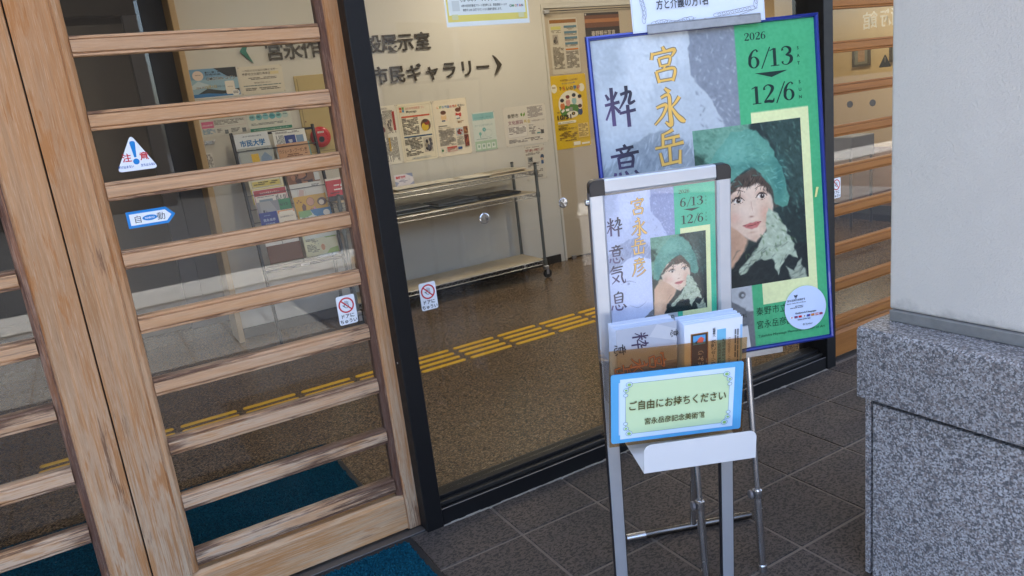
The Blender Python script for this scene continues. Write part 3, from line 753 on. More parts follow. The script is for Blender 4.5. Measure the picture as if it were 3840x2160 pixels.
obj('sill', boxb(.0015, WL-.0015, 0, .13, 0, .062, .002), black_metal, fw)
obj('sill_upper', boxb(.0015, WL-.0015, .018, .13, .0635, .078, .0015), dark_metal, fw)
obj('glazing_bead', boxb(.0015, WL-.0015, .040, .10, .0785, .092, .0015), black_metal, fw)
obj('sill_seam', boxb(.002, WL-.002, -.0008, .004, .0612, .0625), alu_side, fw)
obj('glass_pane', boxb(.0015, WL-.0015, .066, .074, .0925, 2.356), glass, fw)
bm = bm_()
for k in range(70):   # uneven mortar bead along the sill foot
    x = k*WL/70; r = random.uniform(.004, .009)
    box(bm, x, x+WL/70+.002, -r, .004, -.004, random.uniform(.001, .0045))
tag(obj('mortar_bead', bm, mortar_m, fw), kind='stuff')

RAIL = [(.043-.0, 0)]
rail_prof = [(.006, 0), (.0035, .002), (.003, .007), (.007, .0078), (.007, .0092), (.001, .0105), (0, .013), (0, .0375), (.001, .040), (.007, .0412), (.007, .0427), (.003, .0435), (.0035, .0485), (.006, .0505), (.036, .0505), (.036, 0)]
tops = [1.8785, 1.692, 1.5045, 1.3185, 1.1315, .9455, .7585, .5725, .391, .205]
def door_leaf(name, x0, x1, label, st, rl, bead_l, bead_r, wl=.121, wr=.121, group=None, base=None):
    W = x1-x0
    t_ = thing(name, label, 'door', Matrix.Translation((x0, .052, 0)), group)
    z0, z1 = .006, 2.34
    def stile(x, flip, wd):
        P = [(0, .0015), (.0015, 0), (wd-.027, 0), (wd-.025, .004), (wd-.0225, .004), (wd-.0205, .0008), (wd-.0205, .04), (0, .04)]
        P = [((wd-p[0] if flip else p[0])+x, p[1]) for p in P]
        return extrude_profile(P, 'Z', z0, z1)
    def bead(x, flip, wd):
        P = [(wd-.0203, .0008), (wd-.010, .002), (wd-.002, .010), (wd, .014), (wd, .04), (wd-.0203, .04)]
        P = [((wd-p[0] if flip else p[0])+x, p[1]) for p in P]
        return extrude_profile(P, 'Z', z0+.135, z1-.05)
    sl_ = obj('stile', stile(0, False, wl), st, t_); obj('glazing_bead', bead(0, False, wl), bead_l, sl_)
    sr_ = obj('stile', stile(W-wr, True, wr), st, t_); obj('glazing_bead', bead(W-wr, True, wr), bead_r, sr_)
    rb = None
    for z in [2.065]+tops:
        if rb is None:
            bm = extrude_profile(rail_prof, 'X', wl+.0004, W-wr-.0004); rb = o = obj('rail', bm, rl, t_)
        else:
            o = rb.copy(); C.objects.link(o)
        o.location = (0, .004, z-.0505)
    obj('bottom_rail', extrude_profile([(.001, .012), (0, .014), (0, .125), (.004, .130), (.012, .138), (.04, .138), (.04, .012)], 'X', wl-.02, W-wr+.02), base or rl, t_)
    obj('top_rail', boxb(wl, W-wr, .002, .038, 2.2, 2.34), rl, t_)
    obj('glass_pane', boxb(wl+.0004, W-wr-.0004, .018, .024, .139, 2.199), glass, t_)
    return t_
LFx = .822
door_leaf('sliding_door', -.0655, LFx, 'weathered wooden sliding door leaf with slats, touching the thick black post', wood_stile, wood_rail, wood_stile, wood_edge_z, base=wood_base)
door_leaf('sliding_door', -.958, -.0695, 'weathered wooden sliding door leaf cut by the left edge', wood_stile, wood_rail, wood_stile, wood_edge_z, base=wood_base)
door_leaf('slatted_door', 2.9365, 3.83, 'orange varnished slatted wooden door between poster and plaster pier', wood_orange_z, wood_orange_x, wood_orange_z, wood_orange_z, .04)
tag(obj('joint_light_stop', boxb(-.075, -.060, .0925, .099, .01, 2.33), rubber), 'black strip added behind the sliding door joint to block light', 'added strip')  # added black strip stops light through the gap, so the joint stays dark
tag(obj('door_track', boxb(-1.65, .767, .012, .046, -.001, .006, .001), threshold_m), 'grey steel track strip along the foot of the wooden doors', 'door track')

# ---- doormats
def doormat(label, x0, x1, y0, y1, nt_):
    t_ = thing('doormat', label, 'doormat', Matrix.Translation((x0, y0, 0)), None)
    W, D = x1-x0, y1-y0
    obj('rubber_border', boxb(0, W, 0, D, .0008, .0045, .001), rubber, t_)
    V, F = [], []
    e = .022
    for k in range(nt_):
        x, y = random.uniform(e, W-e), random.uniform(e, D-e)
        r = random.uniform(.0022, .004); h = random.uniform(.007, .012); a = random.random()*6.3
        b = len(V); tx, ty = random.uniform(-.005, .005), random.uniform(-.005, .005)
        for q in range(3): V.append((x+r*math.cos(a+q*2.094), y+r*math.sin(a+q*2.094), .0046))
        for q in range(3): V.append((x+tx+.75*r*math.cos(a+q*2.094), y+ty+.75*r*math.sin(a+q*2.094), h))
        for q in range(3): F.append((b+q, b+(q+1) % 3, b+3+(q+1) % 3, b+3+q))
        F.append((b+3, b+4, b+5))
    me = bpy.data.meshes.new('pile'); me.from_pydata(V, [], F)
    tag(mesh_obj('pile', me, mat_blue, t_), kind='stuff')
    obj('pile_base', boxb(e, W-e, e, D-e, .0047, .0056), mat_blue, t_)
doormat('teal blue doormat outside on the paving before the wooden door', -.6, .708, -.93, .008, 60000)
doormat('teal blue doormat inside on the brown floor behind the door slats', -.75, .703, .18, .990, 45000)

# ---- stickers on the glass
def rounded(w_, h_, r, n_=6):
    P = []
    for cx, cy_, a in ((w_-r, r, -90), (w_-r, h_-r, 0), (r, h_-r, 90), (r, r, 180)):
        for k in range(n_+1): t = R_(a+90*k/n_); P.append((cx+r*math.cos(t), cy_+r*math.sin(t)))
    return P
RED, BLU, WHT, BLK = (200,30,45), (0,120,200), (236,240,246), (25,25,28)
GY = .0695   # door glass outer face is at .052+.018
def hand(s, cx, cy_, k, col):
    for (x, y, a, L, w_) in ((-.32,.35,100,.42,.15), (-.10,.42,93,.55,.15), (.12,.42,86,.52,.15), (.32,.30,76,.42,.14)):
        x0, y0 = cx+x*k*.8, cy_+y*k*.3; s.ribbon([(x0, y0, w_*k), (x0+math.cos(R_(a))*L*k, y0+math.sin(R_(a))*L*k, w_*k)], col)
    s.ribbon([(cx-.25*k, cy_-.25*k, .15*k), (cx-.55*k, cy_+.05*k, .15*k)], col)
    s.ell(cx+.02*k, cy_-.12*k, .38*k, .36*k, col)
    for (x, y, a, L, w_) in ((-.32,.35,100,.40,.07), (-.10,.42,93,.53,.07), (.12,.42,86,.50,.07), (.32,.30,76,.40,.06)):
        x0, y0 = cx+x*k*.8, cy_+y*k*.3; s.ribbon([(x0, y0, w_*k), (x0+math.cos(R_(a))*L*k, y0+math.sin(R_(a))*L*k, w_*k)], (225,230,238))
    s.ell(cx+.02*k, cy_-.12*k, .29*k, .28*k, (225,230,238))
def hand_sticker(label, x, y, z, wd=.061, hh=.095):
    s = Sheet(wd, hh, None); s.poly(rounded(wd, hh, .007), WHT)
    cx, cy_, r = wd/2, hh-.032, .0255
    hand(s, cx, cy_, .021, (70,75,85))
    s.ring(cx, cy_, r, r, r-.0048, r-.0048, RED)
    s.ribbon([(cx-.018, cy_+.018, .0042), (cx+.018, cy_-.018, .0042)], RED)
    s.text('ドアに', cx, .022, .0155, BLK, .02, center=True); s.text('ちゅうい', cx, .0055, .0145, BLK, .02, center=True)
    return tag(s.obj('hand_warning_sticker', ink_gloss, None, wall_M(x, y, z)), label, 'sticker', 'no hands stickers')
hand_sticker('no hands sticker on the sliding door pane beside its right stile', .613, GY, .776)
hand_sticker('no hands sticker on the fixed window just right of the black post', .895, .0655, .757)
hand_sticker('no hands sticker on the orange slatted door seen past the poster', 3.018, GY, .795)
s = Sheet(.125, .12, None)
s.poly(tri_pts(.128, .118, .018), WHT)
s.poly([(.0565,.093),(.0715,.093),(.0725,.09),(.0675,.043),(.0605,.043),(.0555,.09)], (0,130,205)); s.ell(.064, .029, .0098, .0098, (0,130,205)); s.ell(.064, .0925, .0075, .004, (0,130,205))
s.text('注', .0375, .033, .029, RED, .02, center=True); s.text('意', .0905, .033, .029, RED, .02, center=True)
s.text('駆け込まない', .030, .0115, .0095, (0,90,170), .02, center=True, width=.046); s.text('立ち止らない', .098, .0115, .0095, (0,90,170), .02, center=True, width=.046)
tag(s.obj('caution_sticker', ink_gloss, None, wall_M(.092, GY, 1.340) @ Matrix.Scale(.81, 4)), 'white triangular caution sticker with blue exclamation mark on door glass', 'sticker')
s = Sheet(.17, .06, None)
s.poly([(0,0),(.128,0),(.155,.0285),(.128,.057),(0,.057)], (0,130,205)); s.poly([(.009,.009),(.124,.009),(.142,.0285),(.124,.048),(.009,.048)], WHT)
s.text('自', .034, .0175, .028, BLK, 0, center=True); s.text('動', .108, .0175, .028, BLK, 0, center=True)
s.ell(.072, .0285, .024, .0095, (0,130,205)); s.text('NABCO', .072, .0255, .0088, WHT, .02, center=True)
tag(s.obj('automatic_door_sticker', ink_gloss, None, wall_M(.088, GY, 1.1875) @ Matrix.Scale(.79, 4)), 'blue bordered arrow sticker for the automatic door on left pane', 'sticker')
for x, z, lab in ((1.173, 1.027, 'round metal marker on the window glass in front of the wheeled shelf'), (1.503, 1.027, 'round metal marker on the window glass left of the aluminium stand')):
    t_ = thing('glass_marker', lab, 'marker', Matrix.Translation((x, .0655, z)), 'round metal markers on the window')
    obj('disc', lathe(bm_(), [(.019, 0), (.019, -.002), (.0165, -.0035)], 'Y', 28), chrome, t_, None)
    bm = bm_()
    for k in range(10):
        a0 = k*math.pi/5; vs3 = [bm.verts.new(p) for p in ((0, -.0045, 0), (.016*math.cos(a0), -.0037, .016*math.sin(a0)), (.016*math.cos(a0+math.pi/5), -.0052 if k % 2 else -.0038, .016*math.sin(a0+math.pi/5)))]; bm.faces.new(vs3)
    obj('facets', bm, chrome, t_)
# notice taped at the top of the window
s = Sheet(.303, .216, (240,244,240), .0005)
s.rect(.006, .014, .297, .205, (240,222,120)); s.rect(.012, .034, .291, .198, (236,242,238))
s.text('秦野市のクーリングシェルターはこちら！', .055, .074, .0165, (40,60,60), .012, width=.225)
s.text('※熱中症特別警戒アラート発表時には、緊急情報メールや', .058, .0575, .0085, (60,70,70), .01, width=.165)
s.text('秦野市 LINE 公式アカウントから情報を配信します。', .062, .045, .0085, (60,70,70), .01, width=.14)
for ch, cc, xx in zip('OMOTAN', ((70,80,90),(60,150,90),(230,150,40),(60,120,190),(210,70,80),(70,80,90)), (.232,.241,.2515,.260,.2675,.2765)): s.text(ch, xx, .052, .0105, cc, .03)
s.rect(.025, .046, .051, .076, (214,220,216))
s.text('環境省', .15, .098, .010, (60,100,120), .01, center=True); s.ell(.15, .125, .014, .011, (90,170,170))
s.para(.03, .15, .27, .19, .011, (70,90,100))
for xx, yy in ((.02, .02), (.262, .018)): s.rect(xx, yy, xx+.022, yy+.016, (225,222,170))
tag(s.obj('cooling_shelter_notice', ink_gloss, None, wall_M(1.124, .0655, 1.660) @ Matrix.Scale(1.04, 4)), 'yellow bordered white notice taped at the top of the window glass', 'notice')

# ================================================================== INSIDE: wall lettering, notices, shelf, rack
WY = 3.1985
def wall_letters(name, st, xs, z, size, mat, label):
    t_ = thing(name, label, 'lettering', Matrix.Translation((xs[0], WY, z)))
    for ch, x in zip(st, xs):
        V, F, x0, x1, y0, y1 = text_geo(ch, .012)
        bm = bm_(); vs3 = [bm.verts.new(((vx-(x0+x1)/2)*size, 0, vy*size)) for vx, vy in V]
        for f in F:
            try: bm.faces.new([vs3[i] for i in f])
            except ValueError: pass
        r = bmesh.ops.extrude_face_region(bm, geom=bm.faces[:])
        bmesh.ops.translate(bm, vec=(0, -.012, 0), verts=[v for v in r['geom'] if isinstance(v, bmesh.types.BMVert)])
        o = obj('letter', bm, mat, t_); o.location = (x-xs[0], 0, 0)
    return t_
a = wall_letters('wall_lettering', '宮永作品常設展示室', [1.341, 1.466, 1.592, 1.717, 1.936, 2.061, 2.186, 2.313, 2.455], 1.883, .135, letter_m, 'upper row of bronze letters on the beige back wall')
def crescent(name, x, z, flip, mat, parent):
    P = []
    for k in range(13): t = 1-abs(k/6-1); P.append((.074*t**.78, .078*(1-k/6)))
    for k in range(11, 0, -1): t = 1-abs(k/6-1); P.append((.034*t**.9, .078*(1-k/6)))
    P = [((-p[0] if flip else p[0]), p[1]) for p in P]
    bm = extrude_profile(P, 'Y', -.012, 0)
    o = obj(name, bm, mat, parent); o.location = (x, 0, z); return o
crescent('arrow', 1.156-1.341+.03, .06, True, teal_letter, a)
b2 = wall_letters('wall_lettering', '市民ギャラリー', [2.075, 2.212, 2.352, 2.500, 2.650, 2.800, 2.945], 1.657, .135, letter_m, 'lower row of bronze letters on the beige back wall')
crescent('arrow', 3.045-2.075, .055, False, letter_m, b2)

def poster(name, s, x, z, label, cat='poster', y=WY, mat=ink, roll=0.0, group=None):
    return tag(s.obj(name, mat, None, wall_M(x, y-.0003, z, roll)), label, cat, group)
def pins(s, col=(170,160,150)):
    for x, y in ((.006, .006), (s.w-.006, .006), (.006, s.h-.006), (s.w-.006, s.h-.006)): s.ell(x, y, .004, .004, col, 10)
CR = (236,230,214)
# half hidden newsletter
s = Sheet(.295, .435, CR); s.para_v(.02, .23, .27, .40, .009, (80,75,70)); s.para_v(.02, .02, .27, .2, .009, (85,80,75)); s.rect(.255, .25, .275, .39, (170,60,50)); s.photo(.12, .20, .2, .3, [(200,190,170),(120,60,50),(90,80,90),(220,170,120)]); s.photo(.2, .24, .25, .34, [(215,205,190),(90,80,75),(150,140,130)]); s.text('はだの', .17, .408, .018, (60,55,50)); s.rect(.20,.1,.212,.2,(200,160,60)); pins(s)
poster('wall_newsletter', s, 1.868, 1.055, 'vertical text newsletter half hidden behind the thick black post', 'newsletter')
s = Sheet(.293, .437, (238,228,202)); s.frame(.018, .015, .275, .42, .0015, (190,175,140))
for k, c in enumerate(((230,150,60),(90,150,190),(210,80,60),(120,170,90))): s.rect(.022+.02*(k % 2), .375+.02*(k//2), .04+.02*(k % 2), .393+.02*(k//2), c)
s.text('ほたか学校教室 プレ', .07, .392, .02, (215,120,110), width=.16); s.text('Miyanaga', .075, .368, .024, (70,60,50), .01)
s.rect(.03, .333, .265, .345, (215,100,70)); s.para(.03, .20, .165, .328, .0105, (70,62,55)); s.ell(.222, .265, .042, .045, (120,90,60)); s.ell(.215, .25, .03, .03, (225,190,60)); s.ell(.232, .282, .022, .02, (150,60,40)); s.ell(.222, .295, .02, .012, (80,60,50))
s.rect(.03, .183, .265, .193, (30,80,120)); s.para(.03, .04, .175, .178, .0105, (70,62,55)); s.photo(.185, .06, .262, .172, [(205,195,175),(60,55,60),(90,90,100),(160,150,130)], 14); s.frame(.07, .018, .23, .030, .0012, (120,150,170)); s.text('講座・展示のお申し込みはこちら', .15, .020, .009, (60,110,150), center=True, width=.14); pins(s)
poster('wall_newsletter', s, 2.166, 1.052, 'cream newsletter with orange and blue bars above the shelf', 'newsletter')
s = Sheet(.297, .435, (240,228,204)); 
for k, (ch, c) in enumerate(zip('に残る作品は色あせない', ((230,150,60),(90,160,80),(60,140,190),(60,140,190),(50,120,190),(210,70,50),(210,70,50),(230,150,60),(70,65,60),(70,65,60),(70,65,60)))): s.text(ch, .035+k*.0225, .372, .021, c, .03)
def child(cx, cy_, hair, body, k=1):
    s.ell(cx, cy_-.03, .024*k, .026*k, body); s.ell(cx, cy_, .022*k, .020*k, (245,215,190)); s.ell(cx, cy_+.008, .024*k, .016*k, hair); s.rect(cx-.004, cy_-.055, cx+.03, cy_-.045, (245,215,190)); s.rect(cx-.02, cy_-.06, cx+.01, cy_-.05, (60,90,130))
child(.085, .33, (110,70,50), (235,200,150)); child(.215, .34, (120,70,45), (205,60,45), 1.05)
s.ell(.235, .36, .008, .012, (120,70,45)); s.rect(.19, .285, .22, .305, (240,238,230))
s.para(.20, .24, .26, .262, .009, (160,120,70)); s.rect(.03, .232, .105, .24, (150,145,135)); s.text('日本動くこども美術館', .03, .218, .011, (150,140,120), width=.1)
s.para(.025, .08, .165, .21, .0075, (125,118,110)); s.photo(.175, .15, .238, .21, [(200,205,205),(150,50,45),(170,60,50),(120,60,50)]); s.photo(.242, .16, .28, .215, [(150,90,50),(90,50,35),(190,130,80)]); s.photo(.242, .06, .28, .152, [(120,50,35),(170,90,60),(80,40,30)]); s.rect(.08, .06, .165, .073, (205,95,80)); s.rect(.175, .045, .212, .063, (50,90,150)); s.para(.175, .07, .235, .14, .008, (140,135,125)); s.para(.08,.03,.165,.055,.008,(200,120,110)); s.frame(.025,.03,.07,.07,.0012,(120,160,190)); s.ell(.038,.05,.008,.01,(70,130,80)); pins(s)
poster('wall_newsletter', s, 2.463, 1.053, 'cream poster of two drawn children reading, above the shelf', 'poster')
s = Sheet(.207, .31, (214,222,214)); s.rect(.008, .24, .199, .30, (140,190,190)); s.text('ちょっとひと休み、しませんか？', .1, .263, .012, (50,110,120), center=True, width=.15)
for k in range(7): s.ell(.02+.028*k, .238, .017, .012, (214,222,214), 14)
s.text('クーリングスポット', .1, .198, .02, (90,140,145), center=True, width=.165); s.ell(.1, .17, .016, .016, (110,180,180)); s.text('暑', .1, .1645, .012, (235,240,238), center=True); s.ring(.135, .14, .035, .03, .033, .028, (170,190,185)); s.ell(.06, .14, .012, .014, (120,180,170)); s.rect(.057, .105, .063, .135, (120,180,170)); s.para(.02, .088, .16, .10, .006, (120,150,145)); s.rect(.005, .006, .202, .082, (176,204,176))
for k in range(4): s.rect(.018+.045*k, .018, .052+.045*k, .062, (222,230,222))
for k in range(4): s.ell(.035+.045*k, .042, .009, .012, (150,180,160))
pins(s)
poster('wall_notice', s, 2.792, 1.052, 'small pale teal cooling spot notice on the back wall', 'notice')
s = Sheet(.417, .32, (222,216,204)); s.text('秦野市', .04, .232, .036, (60,62,58), .01); s.ell(.175, .25, .008, .014, (110,160,60)); s.ell(.195, .245, .006, .012, (140,180,70)); s.ell(.205,.252,.005,.014,(110,160,60)); s.para(.235, .21, .385, .305, .0075, (130,122,125)); s.text('文化振興', .04, .178, .036, (150,90,110), .012); s.text('基金', .19, .178, .034, (215,190,120), .01); s.text('への寄附をお願いします！', .262, .184, .014, (120,110,110), width=.135)
s.poly(rounded(.185, .095, .012), (205,196,196)); s.V[-28:] = [(x+.03, y+.07, z) for x, y, z in s.V[-28:]]
s.poly(rounded(.179, .089, .010), (228,223,214)); s.V[-28:] = [(x+.033, y+.073, z) for x, y, z in s.V[-28:]]
s.para(.04, .085, .205, .155, .010, (120,112,112)); s.text('寄附方法', .235, .152, .012, (90,85,85)); s.para(.235, .075, .38, .142, .0105, (135,128,125), .6); s.para(.03, .015, .38, .055, .010, (135,128,125), .6); s.rect(.35, .075, .38, .108, (95,95,95)); s.rect(.31, .08, .342, .09, (90,160,160)); pins(s)
poster('wall_notice', s, 3.080, 1.052, 'wide pale notice about the culture fund left of the beige door', 'notice')
s = Sheet(.200, .29, (214,208,194)); s.text('秋野文庫を一時開放します', .1, .238, .026, (150,60,60), .02, center=True, width=.185); s.para(.02, .262, .15, .275, .007, (110,105,100)); s.para(.01, .2, .16, .23, .0075, (120,115,110)); s.photo(.025, .15, .075, .195, [(150,150,145),(60,65,75),(90,90,95)]); s.ell(.17, .185, .018, .02, (60,80,110)); s.ell(.168, .165, .012, .015, (210,180,150)); s.rect(.156, .125, .18, .155, (70,100,140)); s.para(.02, .1, .14, .145, .009, (125,120,115)); s.para(.02, .01, .18, .085, .012, (130,125,118), .5); pins(s)
poster('wall_notice', s, 3.246, .752, 'small white leaflet pinned low beside the end of the shelf', 'notice')
# left part of the wall
s = Sheet(.303, .187, (150,185,205), .0006); s.rect(0, .12, .303, .187, (120,165,200)); s.poly([(.16,.187),(.303,.187),(.303,.12),(.24,.13)], (35,38,40)); s.poly([(.02,.02),(.1,.06),(.2,.04),(.303,.05),(.303,.02)], (40,50,45)); s.poly([(.0,.0),(.303,.0),(.303,.035),(.2,.018),(.1,.03),(.0,.028)], (40,120,185)); s.rect(0,0,.303,.006,(225,228,228)); s.poly([(0,.08),(.05,.11),(.1,.09),(.14,.07),(0,.06)], (190,210,220))
s.text('暮らし輝く 地域共有通貨', .10, .158, .012, (40,45,50), .02, width=.17); s.text('秦野市電子地域通貨', .10, .143, .012, (40,45,50), .02, width=.1); s.text('OMOTAN コイン', .105, .112, .026, (245,245,240), .05, width=.185); s.text('OMOTAN コイン', .105, .112, .026, (35,40,42), .018, width=.185)
s.text('2024 年', .03, .062, .017, (245,245,240), .05, width=.05); s.text('2024 年', .03, .062, .017, (50,50,45), .01, width=.05); s.text('12月1日', .085, .062, .022, (240,235,180), .04, width=.075); s.text('12月1日', .085, .062, .022, (130,110,30), .01, width=.075); s.text('スタート', .162, .064, .014, (60,60,50), .02, width=.05); s.ell(.055, .145, .034, .031, (232,214,200)); s.text('OMOTAN', .055, .146, .008, (90,90,90), .02, center=True); s.poly(rounded(.06, .085, .008), (236,228,214)); s.V[-28:] = [(x+.215, y+.015, z) for x, y, z in s.V[-28:]]; s.text('OMOTAN', .245, .06, .008, (140,130,120), .02, center=True); s.ell(.275, .022, .024, .021, (240,240,236)); s.para(.258,.014,.292,.032,.006,(90,90,90))
poster('wall_poster', s, .762, 1.662, 'blue landscape digital coin poster at the left end of the wall', 'poster')
s = Sheet(.296, .182, (222,214,196)); s.text('～市民の文化芸術活動を支援～', .148, .148, .016, (90,85,78), .01, center=True, width=.24); s.text('秦野市文化振興基金活用', .128, .124, .019, (85,80,74), .015, center=True, width=.21); s.rect(.21,.122,.27,.142,(222,206,160)); s.para(.05, .085, .25, .108, .009, (120,114,106), .9, .1); s.text('寄附金を活用しました！', .15, .068, .011, (90,85,80), .01, center=True); s.para(.02, .045, .275, .058, .010, (110,130,130), .95, 0); s.para(.03, .012, .265, .040, .010, (110,105,98), .9, .1); pins(s)
poster('wall_notice', s, 1.074, 1.661, 'plain cream text notice right of the blue coin poster', 'notice')
s = Sheet(.300, .212, (218,216,206)); s.rect(.008, .055, .085, .098, (215,110,150)); s.text('参加企業募集', .046, .07, .010, (245,235,240), .01, center=True, width=.065); s.para(.09, .062, .285, .1, .008, (120,118,112)); s.frame(.088,.058,.29,.104,.001,(200,140,150)); s.para(.01, .012, .09, .05, .007, (90,150,190)); s.rect(.148, .008, .172, .034, (110,115,115)); s.rect(.262, .008, .288, .036, (110,115,115)); s.para(.1, .012, .14, .045, .009, (120,118,112)); s.para(.19, .012, .25, .04, .009, (120,118,112))
for k in range(5): s.ell(.035+.057*k, .135, .026, .022, (206,212,188)); 
for k in range(5): s.ring(.035+.057*k, .135, .026, .022, .0235, .0195, (180,195,140))
poster('wall_notice', s, .768, 1.413, 'pale notice with a pink box below the blue coin poster', 'notice')
s = Sheet(.301, .212, (220,220,208)); s.rect(.008, .012, .295, .032, (70,140,115)); s.text('はだの環境市民基金は次の取組みを支援しています', .15, .0175, .009, (220,235,225), 0, center=True, width=.24); s.para(.02, .048, .26, .066, .008, (120,130,125))
for k in range(6): s.ell(.035+.045*k, .105, .022, .020, ((150,200,200),(120,185,190),(140,195,200),(100,175,185),(150,205,200),(190,210,205))[k])
for k in range(6): s.ell(.035+.045*k, .142, .022, .020, ((190,215,205),(150,200,200),(120,185,190),(150,200,195),(140,195,200),(170,205,205))[k])
for k in range(6): s.para(.021+.045*k, .095, .05+.045*k, .114, .007, (70,110,115))
poster('wall_notice', s, 1.075, 1.400, 'pale notice with teal circles and green bar behind the rack', 'notice')
# fire call cabinet
fc = thing('fire_call_cabinet', 'tan wall cabinet with a round red fire call button', 'fire cabinet', Matrix.Translation((1.555, 3.2, 1.205)))
obj('body', boxb(-.118, .128, -.012, -.0005, 0, .55, .003), cabinet_m, fc)
bm = bm_()
for q in ((-.10,-.098,.018,.53),(.105,.107,.018,.53),(-.098,.105,.018,.020)): box(bm, q[0], q[1], -.0135, -.0125, q[2], q[3])
obj('door_outline', bm, baseboard_m, fc)
rb_ = obj('call_button', lathe(bm_(), [(.073, -.013), (.073, -.024), (.064, -.034), (.045, -.038)], 'Y', 40, (-.002, 0, .118)), red_paint, fc, smooth=True)
obj('push_centre', lathe(bm_(), [(.021, -.0385), (.020, -.042)], 'Y', 24, (-.002, 0, .102)), blk_plastic, rb_)
s = Sheet(.046, .012, (236,232,226), .0004); s.text('火災報知機', .023, .0025, .0085, (150,30,30), .02, center=True, width=.04); s.obj('button_label', ink, rb_, Matrix.Translation((-.025, -.0386, .146)) @ Matrix.Rotation(R_(90), 4, 'X'))
obj('hinge', lathe(bm_(), [(.005, -.0126), (.005, -.016)], 'Y', 12, (-.088, 0, .235)), counter_m, fc)
hk = thing('wall_hook', 'small chrome double hook at the left end of the poster wall', 'hook', Matrix.Translation((.80, 3.2, 1.375)))
obj('plate', boxb(-.035, .035, -.006, -.0005, -.012, .012, .002), chrome, hk)
for x in (-.03, .03): obj('peg', tubeb((x, -.006, 0), (x, -.045, .012), .007), chrome, hk)
s = Sheet(.05, .105, (226,222,214)); s.para_v(.006, .01, .044, .095, .009, (110,105,100))
poster('wall_note', s, .757, 1.205, 'narrow slip of paper hanging below the chrome hook', 'note')
# beige sliding door with its posters
dr = thing('sliding_panel_door', 'beige sliding door carrying three posters in the back wall', 'door', Matrix.Translation((3.56, 3.2, 0)))
obj('door_leaf', boxb(.012, 1.09, .005, .045, .012, 2.12, .003), beige_door, dr)
obj('jamb', boxb(-.012, .010, -.012, .06, 0, 2.158, .002), beige_wall, dr)
obj('head_rail', boxb(.012, 1.09, -.006, .05, 2.122, 2.158, .002), beige_wall, dr)
obj('floor_guide', boxb(.06, .10, -.02, .003, .0, .03, .002), steel, dr)
obj('hanging_rail', tubeb((.02, -.02, 2.098), (1.05, -.02, 2.098), .004, 8), dark_metal, dr)
obj('rail_clip', boxb(.005, .055, -.03, .004, 2.078, 2.112, .003), steel, dr)
s = Sheet(.292, .45, (205,196,176)); s.rect(.01, .41, .28, .438, (150,95,30)); s.rect(.02, .36, .12, .385, (205,200,110)); s.para(.02, .33, .12, .355, .008, (120,110,95)); s.photo(.03, .24, .085, .32, [(170,160,145),(70,65,60),(120,110,100)])
for k in range(4): s.rect(.15, .37-.045*k, .28, .388-.045*k, (90,125,140)); s.para(.15, .345-.045*k, .28, .368-.045*k, .008, (130,120,105))
s.rect(.15, .19, .28, .202, (200,120,40)); s.para(.02, .03, .13, .22, .010, (125,115,100)); s.para(.15, .03, .28, .18, .010, (125,115,100)); pins(s)
poster('door_bulletin', s, 3.612, 1.592, 'grey printed bulletin with coloured bars on the beige door', 'bulletin', 3.2035)
s = Sheet(.385, .615, (224,186,24)); s.ell(.05, .51, .03, .036, (236,230,205)); s.para(.032, .5, .068, .525, .008, (150,110,40)); s.ell(.335, .50, .03, .034, (236,230,205))
s.text('中井町市民にこみあう学び', .21, .565, .018, (110,70,20), .02, center=True, width=.18); s.text('子どもたちの夢', .2, .54, .015, (90,110,120), .02, center=True, width=.14)
for k, (ch, c) in enumerate(zip('みらいの学校', ((80,60,30),(180,60,40),(80,60,30),(80,60,30),(40,110,150),(210,110,60)))): s.text(ch, .10+.037*k, .492, .036, c, .04)
s.ell(.205, .37, .125, .115, (238,232,210))
s.ell(.205, .315, .115, .055, (80,130,50)); s.ell(.215, .285, .06, .028, (238,232,210))
for (x, y, hc, bc) in ((.12,.40,(40,35,40),(210,120,60)),(.18,.425,(120,50,40),(215,150,140)),(.245,.435,(40,40,45),(150,190,190)),(.305,.42,(40,35,40),(235,225,215)),(.30,.34,(80,40,30),(50,70,110))):
    s.ell(x, y-.04, .024, .03, bc); s.ell(x, y, .018, .02, (240,210,180)); s.ell(x, y+.008, .021, .016, hc)
s.rect(.15, .315, .185, .335, (238,235,225)); s.rect(.19,.31,.22,.345,(150,150,140)); s.poly([(.10,.32),(.13,.335),(.14,.32),(.11,.305)], (238,235,225))
s.text('令和', .055, .305, .014, (60,40,20), .02); s.text('10/31', .055, .25, .052, (60,40,20), .035, width=.145); s.ell(.225, .29, .019, .015, (60,45,20)); s.text('金', .225, .284, .016, (230,190,60), .01, center=True)
s.poly(rounded(.19, .022, .01), (238,232,205)); s.V[-28:] = [(x+.055, y+.212, z) for x, y, z in s.V[-28:]]; s.text('会場：メタックス体育館はだの', .06, .218, .011, (110,80,30), .01, width=.16)
s.text('秦野市教育センター大ホール', .055, .16, .022, (70,50,15), .02, width=.19); s.para(.055, .175, .16, .2, .008, (110,80,20)); s.para(.06, .05, .25, .145, .012, (120,88,20), .7); s.rect(.26, .08, .37, .2, (232,200,110)); s.para(.265, .085, .365, .195, .009, (140,110,50)); s.rect(.2,.02,.27,.05,(240,232,200)); s.rect(.285,.02,.37,.034,(240,232,200)); pins(s, (220,215,205))
poster('event_poster', s, 3.556, .967, 'bright yellow event poster with children round a table, on beige door', 'poster', 3.2035)
